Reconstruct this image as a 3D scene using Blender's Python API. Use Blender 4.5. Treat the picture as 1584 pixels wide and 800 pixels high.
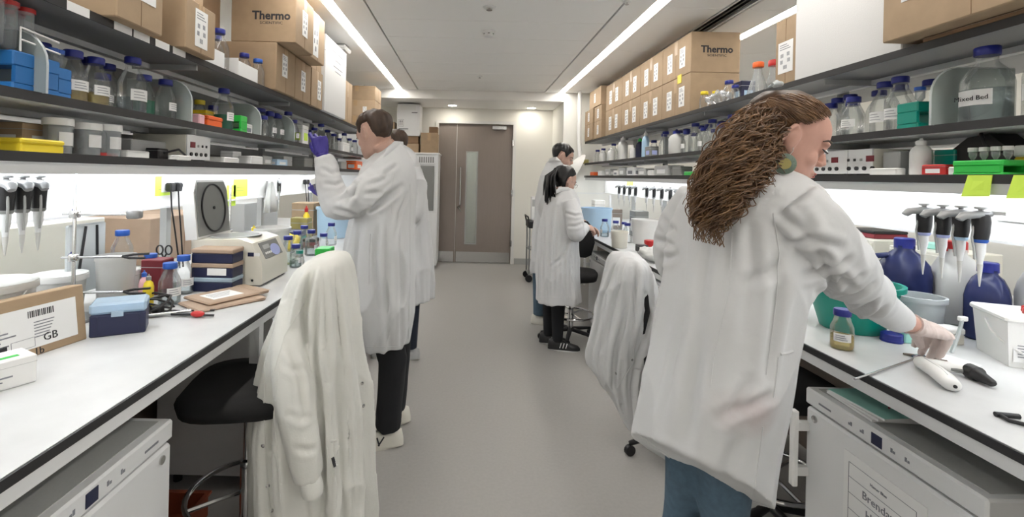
import bpy, bmesh, math, random
import numpy as np
from mathutils import Vector, Matrix, noise
from mathutils.bvhtree import BVHTree
for _o in list(bpy.data.objects):
    bpy.data.objects.remove(_o)
sc = bpy.context.scene
COL = sc.collection
R = math.radians
# ------------------------------------------------------------------ camera
EYE, F, TH = 1.48, 740.0, R(1.3)
CT, ST = math.cos(TH), math.sin(TH)
cam_d = bpy.data.cameras.new('camera'); cam = bpy.data.objects.new('camera', cam_d); COL.objects.link(cam)
cam_d.sensor_width = 36.0; cam_d.lens = F * 36.0 / 1584.0
cam_d.shift_x = 65.0 / 1584.0; cam_d.shift_y = -128.0 / 1584.0
cam_d.clip_start = 0.05; cam_d.clip_end = 60
cam.matrix_world = Matrix.Translation((0, 0, EYE)) @ Matrix.Rotation(R(90), 4, 'X') @ Matrix.Rotation(TH, 4, 'Z')
sc.camera = cam
# ------------------------------------------------------------------ world, exposure
w = bpy.data.worlds.new('world'); sc.world = w; w.use_nodes = True
w.node_tree.nodes['Background'].inputs[0].default_value = (.9, .95, 1, 1)
w.node_tree.nodes['Background'].inputs[1].default_value = 0.3
vs = sc.view_settings
vs.view_transform = 'Standard'; vs.look = 'None'; vs.exposure = 1.45; vs.gamma = 1.0; vs.use_curve_mapping = False
sc.cycles.transparent_max_bounces = 16
sc.cycles.max_bounces = 8; sc.cycles.diffuse_bounces = 4; sc.cycles.glossy_bounces = 3; sc.cycles.caustics_reflective = False; sc.cycles.caustics_refractive = False
CEIL_LIGHT = 10.5     # ceiling light lines
BENCH_LIGHT = 9.0     # tubes under the lowest shelves
# ------------------------------------------------------------------ pixel -> place helpers
def P(px, py, y):
    dx, dy = px - 727.0, py - 272.0
    return Vector(((dx*CT + dy*ST)/F*y, y, EYE - (-dx*ST + dy*CT)/F*y))
def PZ(px, py, z):
    dx, dy = px - 727.0, py - 272.0
    return P(px, py, (EYE - z)*F/(-dx*ST + dy*CT))
def PX(px, X, z):
    return Vector((X, F*(X*CT - (EYE - z)*ST)/(px - 727.0), z))
# ------------------------------------------------------------------ materials
MATS = {}
def mat(name, col, rough=.5, metal=0., noise_amt=0., nscale=20., bump=0., bscale=200., emit=0., spec=.5, alpha=None, col2=None, stretch=None, sheen=0.):
    if name in MATS: return MATS[name]
    m = bpy.data.materials.new(name); m.use_nodes = True; MATS[name] = m
    nt = m.node_tree; b = nt.nodes['Principled BSDF']
    c = (col[0], col[1], col[2], 1)
    b.inputs['Base Color'].default_value = c; b.inputs['Roughness'].default_value = rough
    b.inputs['Metallic'].default_value = metal; b.inputs['Specular IOR Level'].default_value = spec
    if sheen: b.inputs['Sheen Weight'].default_value = sheen
    if emit:
        b.inputs['Emission Color'].default_value = c; b.inputs['Emission Strength'].default_value = emit
    tc = None
    if noise_amt or bump:
        tc = nt.nodes.new('ShaderNodeTexCoord'); vec = tc.outputs['Object']
        if stretch:
            mp = nt.nodes.new('ShaderNodeMapping'); mp.inputs['Scale'].default_value = stretch
            nt.links.new(vec, mp.inputs[0]); vec = mp.outputs[0]
    if noise_amt:
        n = nt.nodes.new('ShaderNodeTexNoise'); n.inputs['Scale'].default_value = nscale; n.inputs['Detail'].default_value = 5
        nt.links.new(vec, n.inputs['Vector'])
        r = nt.nodes.new('ShaderNodeValToRGB'); r.color_ramp.elements[0].position = .3; r.color_ramp.elements[1].position = .7
        k = 1 - noise_amt
        r.color_ramp.elements[0].color = tuple(col2) + (1,) if col2 else (c[0]*k, c[1]*k, c[2]*k, 1)
        r.color_ramp.elements[1].color = c
        nt.links.new(n.outputs['Fac'], r.inputs[0]); nt.links.new(r.outputs[0], b.inputs['Base Color'])
    if bump:
        n2 = nt.nodes.new('ShaderNodeTexNoise'); n2.inputs['Scale'].default_value = bscale; n2.inputs['Detail'].default_value = 4
        nt.links.new(vec, n2.inputs['Vector'])
        bp = nt.nodes.new('ShaderNodeBump'); bp.inputs['Strength'].default_value = bump; bp.inputs['Distance'].default_value = .004
        nt.links.new(n2.outputs['Fac'], bp.inputs['Height']); nt.links.new(bp.outputs[0], b.inputs['Normal'])
    return m
def clear(name, tint, fac, gloss=.06, diff=(.8,.85,.88)):
    """clear or frosted plastic and glass: mostly transparent, a share of diffuse, fresnel gloss"""
    if name in MATS: return MATS[name]
    m = bpy.data.materials.new(name); m.use_nodes = True; MATS[name] = m
    nt = m.node_tree; nt.nodes.clear()
    out = nt.nodes.new('ShaderNodeOutputMaterial'); tr = nt.nodes.new('ShaderNodeBsdfTransparent')
    tr.inputs[0].default_value = tuple(tint) + (1,)
    df = nt.nodes.new('ShaderNodeBsdfDiffuse'); df.inputs[0].default_value = tuple(diff) + (1,)
    gl = nt.nodes.new('ShaderNodeBsdfGlossy'); gl.inputs['Roughness'].default_value = gloss
    m1 = nt.nodes.new('ShaderNodeMixShader'); m1.inputs[0].default_value = fac
    nt.links.new(tr.outputs[0], m1.inputs[1]); nt.links.new(df.outputs[0], m1.inputs[2])
    lw = nt.nodes.new('ShaderNodeLayerWeight'); lw.inputs[0].default_value = .35
    mm = nt.nodes.new('ShaderNodeMath'); mm.operation = 'MULTIPLY'; mm.inputs[1].default_value = .55
    nt.links.new(lw.outputs['Fresnel'], mm.inputs[0])
    m2 = nt.nodes.new('ShaderNodeMixShader'); nt.links.new(mm.outputs[0], m2.inputs[0])
    nt.links.new(m1.outputs[0], m2.inputs[1]); nt.links.new(gl.outputs[0], m2.inputs[2])
    nt.links.new(m2.outputs[0], out.inputs[0])
    return m
W = mat('white_paint', (.80,.80,.78), .6, noise_amt=.04, nscale=3)
mat('wall_paint', (.82,.81,.76), .7, bump=.05, bscale=300)
mat('ceiling_white', (.90,.89,.865), .55)
mat('vinyl_floor', (.415,.405,.39), .34, noise_amt=.07, nscale=60, spec=.35)
mat('laminate', (.62,.63,.64), .35, noise_amt=.16, nscale=5, col2=(.53,.54,.55))
mat('dark_edge', (.02,.02,.022), .5)
mat('white_plastic', (.80,.80,.79), .35)
mat('white_metal', (.76,.77,.78), .35)
mat('cream_plastic', (.70,.68,.60), .4)
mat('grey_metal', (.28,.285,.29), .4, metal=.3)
mat('grey_plastic', (.22,.225,.22), .5)
mat('mid_grey', (.42,.43,.43), .5)
mat('steel', (.62,.62,.62), .22, metal=1.)
mat('chrome', (.75,.75,.76), .1, metal=1.)
mat('black', (.012,.012,.014), .45)
mat('black_fabric', (.008,.008,.009), .85, bump=.2, bscale=500)
mat('cardboard', (.38,.272,.172), .8, noise_amt=.12, nscale=14, bump=.08, bscale=120)
mat('cardboard_light', (.45,.325,.21), .8, noise_amt=.1, nscale=12, bump=.08, bscale=120)
mat('cardboard_dark', (.24,.15,.085), .8, noise_amt=.12, nscale=14)
mat('kraft', (.42,.31,.23), .75, noise_amt=.1, nscale=10)
mat('tape', (.42,.28,.15), .3)
mat('paper', (.78,.785,.785), .7)
mat('ink', (.025,.025,.03), .8)
mat('grey_ink', (.22,.23,.26), .8)
mat('styrofoam', (.66,.66,.66), .75, bump=.25, bscale=180)
mat('blue_cap', (.012,.02,.21), .4)
mat('bright_blue', (.015,.09,.42), .4)
mat('rack_blue', (.02,.15,.42), .45)
mat('navy', (.012,.016,.055), .4)
mat('red', (.50,.02,.02), .4)
mat('dark_red', (.20,.02,.03), .45)
mat('orange', (.80,.13,.02), .45)
mat('yellow', (.80,.62,.03), .45)
mat('lime', (.62,.86,.10), .6)
mat('green', (.03,.50,.07), .4)
mat('teal', (.0,.26,.20), .35)
mat('sky_blue', (.42,.60,.78), .45)
mat('pink', (.78,.45,.50), .45)
mat('sage', (.15,.21,.165), .5, noise_amt=.3, nscale=300)
mat('aqua', (.35,.70,.62), .5)
mat('olive', (.35,.30,.10), .5)
mat('door_paint', (.265,.222,.198), .5, noise_amt=.05, nscale=6, stretch=(8,8,1))
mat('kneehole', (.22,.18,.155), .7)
mat('crate_red', (.30,.07,.03), .5)
mat('skin', (.58,.335,.27), .5, noise_amt=.08, nscale=30, spec=.3)
mat('skin_pale', (.56,.36,.29), .5, noise_amt=.06, nscale=30, spec=.3)
mat('hair_brown', (.062,.035,.022), .55, noise_amt=.5, nscale=40, stretch=(1,1,.3))
mat('hair_black', (.007,.006,.007), .4)
mat('hair_dark', (.085,.043,.022), .5, noise_amt=.5, nscale=60)
mat('hair_auburn', (.25,.135,.062), .40, noise_amt=.55, nscale=30, col2=(.07,.033,.018))
mat('coat', (.60,.605,.615), .75, bump=.12, bscale=60)
mat('coat_cream', (.68,.68,.645), .75, bump=.25, bscale=90)
mat('jeans', (.075,.13,.185), .8, noise_amt=.25, nscale=60)
mat('dark_cloth', (.012,.013,.016), .9)
mat('navy_cloth', (.015,.02,.035), .9)
mat('glove_blue', (.035,.022,.23), .5)
mat('glove_white', (.60,.50,.47), .45)
mat('shoe_white', (.72,.70,.63), .5)
mat('lip', (.55,.20,.19), .4)
mat('fridge_white', (.72,.73,.74), .3)
mat('fridge_top', (.42,.43,.42), .5, noise_amt=.06, nscale=200)
mat('cloth_blue', (.40,.45,.75), .8)
mat('lamp', (1.,.96,.90), .5, emit=CEIL_LIGHT)
mat('downlamp', (1.,.93,.82), .5, emit=30.)
mat('corridor_fill', (.95,1.,.97), .5, emit=7.)
mat('tube_lamp', (.95,.98,1.), .5, emit=BENCH_LIGHT)
clear('glass', (.97,.98,.98), .045)
clear('clear_plastic', (.90,.91,.92), .22)
clear('frosted', (.80,.83,.83), .55, .3)
clear('milky', (.75,.76,.76), .75, .3, (.82,.82,.80))
clear('acrylic', (.70,.76,.75), .40, .1, (.62,.68,.67))
clear('tip_lid', (.60,.78,.93), .55, .2, (.62,.78,.93))
clear('navy_jug', (.10,.13,.32), .75, .25, (.035,.045,.14))
clear('water', (.85,.90,.92), .06, .05, (.7,.78,.8))
clear('green_liquid', (.02,.45,.25), .5, .05, (.01,.26,.14))
clear('amber_liquid', (.97,.88,.55), .30, .05, (.75,.55,.18))
clear('pink_plastic', (.95,.80,.86), .45, .2, (.85,.68,.76))
clear('window_glass', (.72,.74,.72), .30, .04, (.75,.76,.72))
# ------------------------------------------------------------------ mesh collector
class MB:
    def __init__(s): s.v = []; s.f = []
    def add(s, vs, fs, M=None):
        n = len(s.v)
        s.v += [tuple(M @ Vector(p)) for p in vs] if M is not None else [tuple(p) for p in vs]
        s.f += [tuple(i + n for i in f) for f in fs]
        return s
    def box(s, x0, x1, y0, y1, z0, z1, b=0., M=None):
        if b <= 0:
            vs = [(x, y, z) for z in (z0, z1) for y in (y0, y1) for x in (x0, x1)]
            return s.add(vs, [(0,2,3,1),(4,5,7,6),(0,1,5,4),(2,6,7,3),(0,4,6,2),(1,3,7,5)], M)
        lo, hi = (x0,y0,z0), (x1,y1,z1); b = min(b, .49*min(hi[i]-lo[i] for i in range(3)))
        idx = {}; vs = []
        for c in range(8):
            sg = [(c >> i) & 1 for i in range(3)]
            for a in range(3):
                p = [ (hi[i] if sg[i] else lo[i]) if i == a else (hi[i]-b if sg[i] else lo[i]+b) for i in range(3)]
                idx[(c, a)] = len(vs); vs.append(tuple(p))
        fs = []
        def quad(a, k):
            o = [i for i in range(3) if i != a]
            return [k << a | i << o[0] | j << o[1] for (i, j) in ((0,0),(1,0),(1,1),(0,1))]
        for a in range(3):
            for k in (0, 1):
                q = [idx[(c, a)] for c in quad(a, k)]; fs.append(tuple(q if (k == 1) != (a == 1) else q[::-1]))
        for a in range(3):                      # edges parallel to axis a
            o = [i for i in range(3) if i != a]
            for i in (0,1):
                for j in (0,1):
                    c0 = i << o[0] | j << o[1]; c1 = c0 | 1 << a
                    q = (idx[(c0,o[0])], idx[(c1,o[0])], idx[(c1,o[1])], idx[(c0,o[1])])
                    fs.append(q)
        for c in range(8): fs.append((idx[(c,0)], idx[(c,1)], idx[(c,2)]))
        return s.add(vs, fs, M)
    def lathe(s, prof, n=20, M=None, cap=True):
        vs = []; fs = []
        for r, z in prof:
            for k in range(n):
                a = 2*math.pi*k/n; vs.append((r*math.cos(a), r*math.sin(a), z))
        for i in range(len(prof)-1):
            for k in range(n):
                fs.append((i*n+k, i*n+(k+1)%n, (i+1)*n+(k+1)%n, (i+1)*n+k))
        if cap:
            fs.append(tuple(range(n))[::-1]); fs.append(tuple(range((len(prof)-1)*n, len(prof)*n)))
        return s.add(vs, fs, M)
    def tube(s, pts, rad, n=8, M=None, closed=False):
        pts = [Vector(p) for p in pts]; m = len(pts)
        rs = [rad]*m if not hasattr(rad, '__len__') else list(rad)
        vs = []; fs = []; up = Vector((.13,.21,.97)); prev = None
        for i in range(m):
            if closed: t = pts[(i+1)%m] - pts[i-1]
            else: t = pts[min(i+1, m-1)] - pts[max(i-1, 0)]
            if t.length < 1e-9: t = Vector((0,0,1))
            t.normalize()
            if prev is None:
                a = t.cross(up)
                if a.length < .05: a = t.cross(Vector((1,0,0)))
                a.normalize()
            else:
                a = prev - t*prev.dot(t)
                if a.length < 1e-6: a = t.cross(up)
                a.normalize()
            prev = a; b = t.cross(a)
            r = rs[i]; r1, r2 = (r if hasattr(r, '__len__') else (r, r))
            for k in range(n):
                an = 2*math.pi*k/n
                vs.append(pts[i] + a*(r1*math.cos(an)) + b*(r2*math.sin(an)))
        for i in range(m if closed else m-1):
            for k in range(n):
                j = (i+1) % m
                fs.append((i*n+k, i*n+(k+1)%n, j*n+(k+1)%n, j*n+k))
        if not closed:
            fs.append(tuple(range(n))[::-1]); fs.append(tuple(range((m-1)*n, m*n)))
        return s.add(vs, fs, M)
    def loft(s, rings, M=None, cap=True):
        n = len(rings[0]); vs = [p for r in rings for p in r]; fs = []
        for i in range(len(rings)-1):
            for k in range(n): fs.append((i*n+k, i*n+(k+1)%n, (i+1)*n+(k+1)%n, (i+1)*n+k))
        if cap: fs.append(tuple(range(n))[::-1]); fs.append(tuple(range((len(rings)-1)*n, len(rings)*n)))
        return s.add(vs, fs, M)
    def ell(s, c, r, n=16, m=10, M=None):
        rings = []
        for i in range(m+1):
            a = math.pi*(i/m - .5); a = max(min(a, 1.5), -1.5)
            rings.append([(c[0]+r[0]*math.cos(a)*math.cos(2*math.pi*k/n), c[1]+r[1]*math.cos(a)*math.sin(2*math.pi*k/n), c[2]+r[2]*math.sin(a)) for k in range(n)])
        return s.loft(rings, M)
    def prism(s, poly, axis, a0, a1, M=None):
        """polygon in the two other axes extruded along axis"""
        n = len(poly); o = [i for i in range(3) if i != axis]; vs = []
        for a in (a0, a1):
            for p in poly:
                q = [0,0,0]; q[axis] = a; q[o[0]] = p[0]; q[o[1]] = p[1]; vs.append(tuple(q))
        fs = [tuple(range(n))[::-1], tuple(range(n, 2*n))] + [(i, (i+1)%n, n+(i+1)%n, n+i) for i in range(n)]
        return s.add(vs, fs, M)
    def mesh(s, name, m=None, smooth=None):
        me = bpy.data.meshes.new(name); me.from_pydata(s.v, [], s.f)
        bm = bmesh.new(); bm.from_mesh(me); bmesh.ops.recalc_face_normals(bm, faces=bm.faces); bm.to_mesh(me); bm.free()
        if m: me.materials.append(MATS[m] if isinstance(m, str) else m)
        if smooth is not None:
            me.shade_smooth()
            if smooth < 180: me.set_sharp_from_angle(angle=R(smooth))
        return me
CACHE = {}
def cached(key, fn):
    if key not in CACHE: CACHE[key] = fn()
    return CACHE[key]
def link(name, me, parent=None, M=None, label=None):
    o = bpy.data.objects.new(name, me); COL.objects.link(o)
    if parent is not None: o.parent = parent
    if M is not None: o.matrix_local = M
    if label: o['label'] = label
    return o
def T(x, y, z, rz=0., rx=0., ry=0., s=1.):
    return Matrix.Translation((x,y,z)) @ Matrix.Rotation(rz,4,'Z') @ Matrix.Rotation(ry,4,'Y') @ Matrix.Rotation(rx,4,'X') @ Matrix.Scale(s,4)
def tag(o, label, cat, group=None):
    o['label'] = label; o['category'] = cat
    if group: o['group'] = group
    return o
def thing(name, label, cat, M, group=None):
    o = bpy.data.objects.new(name, None); COL.objects.link(o); o.empty_display_size = .05
    o.matrix_world = M
    return tag(o, label, cat, group)
def struct(name, mb, m, label, cat, parent=None, smooth=None):
    o = link(name, mb.mesh(name, m, smooth), parent)
    o['kind'] = 'structure'; 
    if parent is None: tag(o, label, cat)
    return o
def part(name, mb, m, parent, M=None, smooth=None, label=None):
    return link(name, mb.mesh(name, m, smooth), parent, M, label)
def text_mesh(txt, size, m, bold=False, ext=.0006):
    def mk():
        cu = bpy.data.curves.new('lettering', 'FONT'); cu.body = txt; cu.size = size; cu.extrude = ext
        cu.align_x = 'CENTER'; cu.align_y = 'CENTER'; cu.resolution_u = 2
        if bold: cu.offset = size*.03
        o = bpy.data.objects.new('tmp', cu); COL.objects.link(o)
        dg = bpy.context.evaluated_depsgraph_get()
        me = bpy.data.meshes.new_from_object(o.evaluated_get(dg)); bpy.data.objects.remove(o); bpy.data.curves.remove(cu)
        me.materials.clear(); me.materials.append(MATS[m]); return me
    return cached(('txt', txt, size, m), mk)
# text lies in local XY, normal +Z. frames for faces:
FACE_NY = Matrix.Rotation(R(90), 4, 'X')                                    # reads on a face looking to -y
FACE_PX = Matrix.Rotation(R(90), 4, 'Z') @ Matrix.Rotation(R(90), 4, 'X')    # on a face looking to +x
FACE_NX = Matrix.Rotation(R(-90), 4, 'Z') @ Matrix.Rotation(R(90), 4, 'X')   # on a face looking to -x
rng = random.Random(7)
ORD = ['first','second','third','fourth','fifth','sixth','seventh','eighth','ninth','tenth','eleventh','twelfth','thirteenth','fourteenth','fifteenth','sixteenth','seventeenth','eighteenth','nineteenth','twentieth']

def stained():
    m = MATS['coat'].copy(); m.name = 'coat_stained'; MATS['coat_stained'] = m; nt = m.node_tree; b = nt.nodes['Principled BSDF']
    tc = nt.nodes.new('ShaderNodeTexCoord'); c = P(1150,632,1.19)
    mp = nt.nodes.new('ShaderNodeMapping'); mp.inputs['Location'].default_value = (-c.x*9, -c.y*5, -c.z*14); mp.inputs['Scale'].default_value = (9,5,14)
    g = nt.nodes.new('ShaderNodeTexGradient'); g.gradient_type = 'SPHERICAL'; n = nt.nodes.new('ShaderNodeTexNoise'); n.inputs['Scale'].default_value = 22; n.inputs['Detail'].default_value = 4
    mu = nt.nodes.new('ShaderNodeMath'); mu.operation = 'MULTIPLY'; mu.use_clamp = True; mx = nt.nodes.new('ShaderNodeMix'); mx.data_type = 'RGBA'
    nt.links.new(tc.outputs['Object'], mp.inputs[0]); nt.links.new(mp.outputs[0], g.inputs[0]); nt.links.new(tc.outputs['Object'], n.inputs['Vector'])
    nt.links.new(g.outputs['Fac'], mu.inputs[0]); nt.links.new(n.outputs['Fac'], mu.inputs[1]); nt.links.new(mu.outputs[0], mx.inputs[0])
    mx.inputs[6].default_value = (.60,.605,.615,1); mx.inputs[7].default_value = (.42,.30,.30,1)
    nt.links.new(mx.outputs[2], b.inputs['Base Color'])
stained()

# keep things on the shelves from standing inside each other
OCC = {}
SHIFTS = sorted([(dx, dy) for dx in (0,.015,.03,.045,.06,.08,.1,.12,.15,-.015,-.03) for dy in (0,.012,-.012,.025,-.025,.04,-.04,.06,-.06,.08,-.08,.11,-.11,.15,-.15,.2)], key=lambda p: math.hypot(p[0], p[1]*1.3))
def occupy(x, y, hx, hy, z): OCC.setdefault(round(z,2), []).append((x-hx, x+hx, y-hy, y+hy))
def settle(x, y, hx, hy, z):
    k = round(z,2); occ = OCC.setdefault(k, []); s = 1 if x > 0 else -1
    if k in (1.52, 1.70, 2.01):
        front = (1.67 if s > 0 else 1.30) if k > 1 else (1.221 if s > 0 else .849); depth = .335 if k > 1 else .72
        for dx, dy in SHIFTS:
            X, Y = x + s*dx, y + dy
            if abs(X)-hx < front - .02 or abs(X)+hx > front+depth: continue
            if all(X+hx < o[0] or X-hx > o[1] or Y+hy < o[2] or Y-hy > o[3] for o in occ): x, y = X, Y; break
    occ.append((x-hx, x+hx, y-hy, y+hy)); return x, y
# ================================================================== THE ROOM
LB, RB, LS, RS, CZ = -.849, 1.221, -1.30, 1.67, 2.75
Y0, Y1, YB = -2.6, 7.15, 8.1
XL, XR = -3.4, 3.8
struct('floor', MB().box(XL-.1, XR+.1, Y0-.1, 9.7, -.1, 0), 'vinyl_floor', 'smooth grey vinyl floor running down the aisle', 'floor')
struct('wall_left', MB().box(XL-.1, XL, Y0, YB, 0, 2.95), 'wall_paint', 'plain white wall behind the left benches', 'wall')
struct('wall_right', MB().box(XR, XR+.1, Y0, Y1+.1, 0, 2.95), 'wall_paint', 'plain white wall beyond the right benches', 'wall')
struct('wall_front', MB().box(XL-.1, XR+.1, Y0-.1, Y0, 0, 2.95), 'wall_paint', 'plain white wall behind the viewpoint', 'wall')
DX0, DX1, DZ = -.545, .715, 2.36
wb = MB().box(XL, DX0-.05, YB, YB+.12, 0, 2.7).box(DX1+.05, 1.38, YB, YB+.12, 0, 2.7).box(DX0-.05, DX1+.05, YB, YB+.12, DZ+.05, 2.7)
struct('wall_back', wb, 'wall_paint', 'off-white end wall around the double door', 'wall')
struct('wall_right_return', MB().box(1.38, 1.50, Y1, YB+.12, 0, 2.8).box(1.50, XR, Y1, Y1+.12, 0, 2.95), 'wall_paint', 'white wall return to the right of the door lobby', 'wall')
struct('baseboard_back', MB().box(DX1+.06, 1.38, YB-.015, YB, 0, .1).box(1.365, 1.38, Y1, YB, 0, .1), 'mid_grey', 'grey coved skirting along the end wall', 'baseboard')
# ceiling: slab with metal tiles, shadow gaps, soffit over the lobby
cl = struct('ceiling', MB().box(XL, XR, Y0, Y1, CZ+.06, CZ+.14), 'grey_plastic', 'white metal plank ceiling with light lines', 'ceiling')
LX1, LX2 = -1.086, 1.342          # the two light lines over the aisle
def plank(x0, x1, y0, y1):
    key = ('plank', round(x1-x0,3), round(y1-y0,3))
    me = cached(key, lambda: MB().box(0, x1-x0, 0, y1-y0, 0, .03, .003).mesh('ceiling_plank', 'ceiling_white'))
    o = link('ceiling_plank', me, cl, T(x0, y0, CZ)); o['kind'] = 'structure'
y = Y0 + .02
while y < Y1 - .1:
    y2 = min(y + .5, Y1)
    plank(-.80, 1.08, y, y2 - .005); y = y2
for (x0, x1) in ((LX1+.045, -.815), (1.095, LX2-.045)):
    y = Y0 + .02
    while y < Y1 - .1:
        y2 = min(y+2.45, Y1); plank(x0, x1, y, y2-.004); y = y2
for (x0, x1) in ((XL, -2.995), (-2.905, LX1-.045), (LX2+.045, 1.84), (2.02, 2.31), (2.40, XR)):
    y = Y0 + .02
    while y < Y1 - .1:
        y2 = min(y+1.22, Y1); plank(x0, x1-.004, y, y2-.004); y = y2
struct('trim_1', MB().box(XL, 1.38, Y1, Y1+.04, 2.62, CZ+.14), 'ceiling_white', 'bulkhead face where the ceiling drops to the lobby', 'bulkhead')
struct('ceiling_lobby', MB().box(XL, 1.38, Y1+.04, YB, 2.62, 2.70), 'ceiling_white', 'lower white lobby ceiling with downlights', 'ceiling')
def light_line(x, y0, y1, lab):
    t = thing('ceiling_light', lab, 'light', T(x, y0, CZ+.005))
    L = y1-y0
    part('housing', MB().box(-.045, -.04, 0, L, 0, .05).box(.04, .045, 0, L, 0, .05).box(-.045, .045, 0, L, .045, .05), 'white_metal', t)
    part('diffuser', MB().box(-.0395, .0395, .002, L-.002, .004, .02), 'lamp', t)
light_line(LX1, Y0+.1, 7.06, 'long recessed light line in the ceiling left of the aisle')
light_line(LX2, Y0+.1, 7.06, 'long recessed light line in the ceiling right of the aisle')
light_line(2.355, Y0+.1, 7.0, 'recessed light line seen past the boxes beyond the right shelves')
light_line(-2.95, Y0+.1, 7.0, 'unseen light line added over the far side of the left island')  # lamp out of view, added to throw light into the left side
t = thing('slot_diffuser', 'black slotted air diffuser in the ceiling above the right shelves', 'vent', T(1.93, Y0+.1, CZ+.004))
part('backing', MB().box(-.085, .085, 0, 9.5, .02, .04), 'black', t)
for k in range(4): part('blade', MB().box(-.075+k*.045, -.058+k*.045, 0, 9.5, 0, .02), 'white_metal' if k in (0,3) else 'black', t)
for i, (px, py, lab) in enumerate(((700,163,'round lobby downlight above the door, left one'), (822,167,'round lobby downlight near the right wall return'))):
    q = PZ(px, py, 2.62)
    t = thing('downlight', lab, 'light', T(q.x, q.y, 2.62), 'lobby downlights')
    part('trim_ring', MB().lathe([(.085,0),(.085,-.006),(.065,-.006),(.062,0)], 24, cap=False), 'white_metal', t, smooth=40)
    part('lens', MB().lathe([(.064,-.001),(.064,-.005)], 24), 'downlamp', t)
q = PZ(756,48,CZ)
t = thing('smoke_detector', 'white dome smoke detector on the ceiling planks', 'smoke detector', T(q.x, q.y, CZ))
part('base', MB().lathe([(.06,0),(.06,-.018),(.055,-.022)], 24), 'white_plastic', t, smooth=40)
part('chamber', MB().lathe([(.045,-.022),(.047,-.03),(.038,-.05),(.02,-.055)], 24), 'white_plastic', t, smooth=40)
for k in range(6): part('slot', MB().box(.040,.0475,-.008,.008,-.034,-.026, M=Matrix.Rotation(k*R(60)-R(90),4,'Z')), 'grey_plastic', t)
for px, py, lab, rr in ((757,11,'round white sprinkler cover on the ceiling nearest the camera',.05), (742,118,'small sprinkler head on the ceiling near the bulkhead',.035), (970,2,'small round sensor beside the right ceiling shadow gap',.03)):
    q = PZ(px, py, CZ)
    t = thing('sprinkler_head', lab, 'sprinkler', T(q.x, q.y, CZ))
    part('escutcheon', MB().lathe([(rr,0),(rr*.95,-.006),(rr*.5,-.01)], 20), 'white_plastic', t, smooth=40)
    part('deflector', MB().lathe([(rr*.2,-.01),(rr*.2,-.02),(rr*.45,-.021),(rr*.45,-.024)], 16), 'steel', t, smooth=40)
q = PZ(530,72,CZ)
t = thing('emergency_light', 'white box emergency light on the ceiling above the left boxes', 'light', T(q.x, q.y, CZ))
part('case', MB().box(-.16,.06,-.12,.12,-.05,0,.015), 'white_plastic', t)
part('lens', MB().box(-.12,.02,-.10,.10,-.062,-.05,.004), 'milky', t)
# door
d = thing('door_1', 'taupe leaf-and-a-half door with tall narrow glass panel', 'door', T(0, YB, 0)); d['kind'] = 'structure'
part('door_frame', MB().box(DX0-.05,DX0,-.02,.10,0,DZ+.05).box(DX1,DX1+.05,-.02,.10,0,DZ+.05).box(DX0,DX1,-.02,.10,DZ,DZ+.05), 'white_paint', d)
xs = -.235; gx0, gx1, gz0, gz1 = -.058, .115, .33, 1.88
part('side_leaf', MB().box(DX0+.004, xs-.003, .03, .08, .01, DZ-.004), 'door_paint', d)
ml = part('main_leaf', MB().box(xs+.003, gx0, .03,.08,.01,DZ-.004).box(gx1, DX1-.004, .03,.08,.01,DZ-.004).box(gx0,gx1,.03,.08,.01,gz0).box(gx0,gx1,.03,.08,gz1,DZ-.004), 'door_paint', d)
part('glass_panel', MB().box(gx0, gx1, .05, .058, gz0, gz1), 'window_glass', ml)
part('glazing_bead', MB().box(gx0-.015,gx0,.02,.03,gz0-.015,gz1+.015).box(gx1,gx1+.015,.02,.03,gz0-.015,gz1+.015).box(gx0,gx1,.02,.03,gz0-.015,gz0).box(gx0,gx1,.02,.03,gz1,gz1+.015), 'mid_grey', ml)
part('kick_plate', MB().box(xs+.02, DX1-.02, .024, .03, .015, .19), 'steel', ml)
part('kick_plate', MB().box(DX0+.02, xs-.02, .024, .03, .015, .19), 'steel', d)
part('pull_handle', MB().tube([(xs+.075,.03,.99),(xs+.075,-.03,.99),(xs+.075,-.03,1.62),(xs+.075,.03,1.62)], .014, 10), 'steel', ml, smooth=40)
part('lever_handle', MB().lathe([(.028,0),(.028,-.012)],16,M=T(xs+.055,.03,.94,rx=R(90))).tube([(xs+.055,.02,.94),(xs+.055,-.02,.94),(xs-.0+.10,-.02,.87)],.009,8), 'steel', ml, smooth=40)
part('door_closer', MB().box(.36,.60,-.03,.03,2.27,2.33,.005), 'steel', ml)
for z in (.35, 1.2, 2.05): part('hinge', MB().box(DX1-.012, DX1+.012, -.028, .03, z-.05, z+.05), 'steel', d)
# corridor seen through the door glass
struct('wall_corridor', MB().box(-1.2,1.4,9.6,9.7,0,2.7).box(-1.3,-1.2,YB+.12,9.7,0,2.7).box(1.4,1.5,YB+.12,9.7,0,2.7).box(-1.3,1.5,YB+.12,9.7,2.7,2.8), 'wall_paint', 'pale corridor wall seen through the door glass', 'wall')
t = thing('corridor_fill_light', 'unseen square light added to brighten the corridor behind the door glass', 'light', T(.1, 8.9, 2.695))  # added lamp, itself unseen, lights the corridor so the glass looks pale
part('diffuser', MB().box(-.25,.25,-.25,.25,-.01,0), 'corridor_fill', t); part('frame', MB().box(-.28,-.25,-.28,.28,-.015,.002).box(.25,.28,-.28,.28,-.015,.002).box(-.25,.25,-.28,-.25,-.015,.002).box(-.25,.25,.25,.28,-.015,.002), 'white_metal', t)
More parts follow.
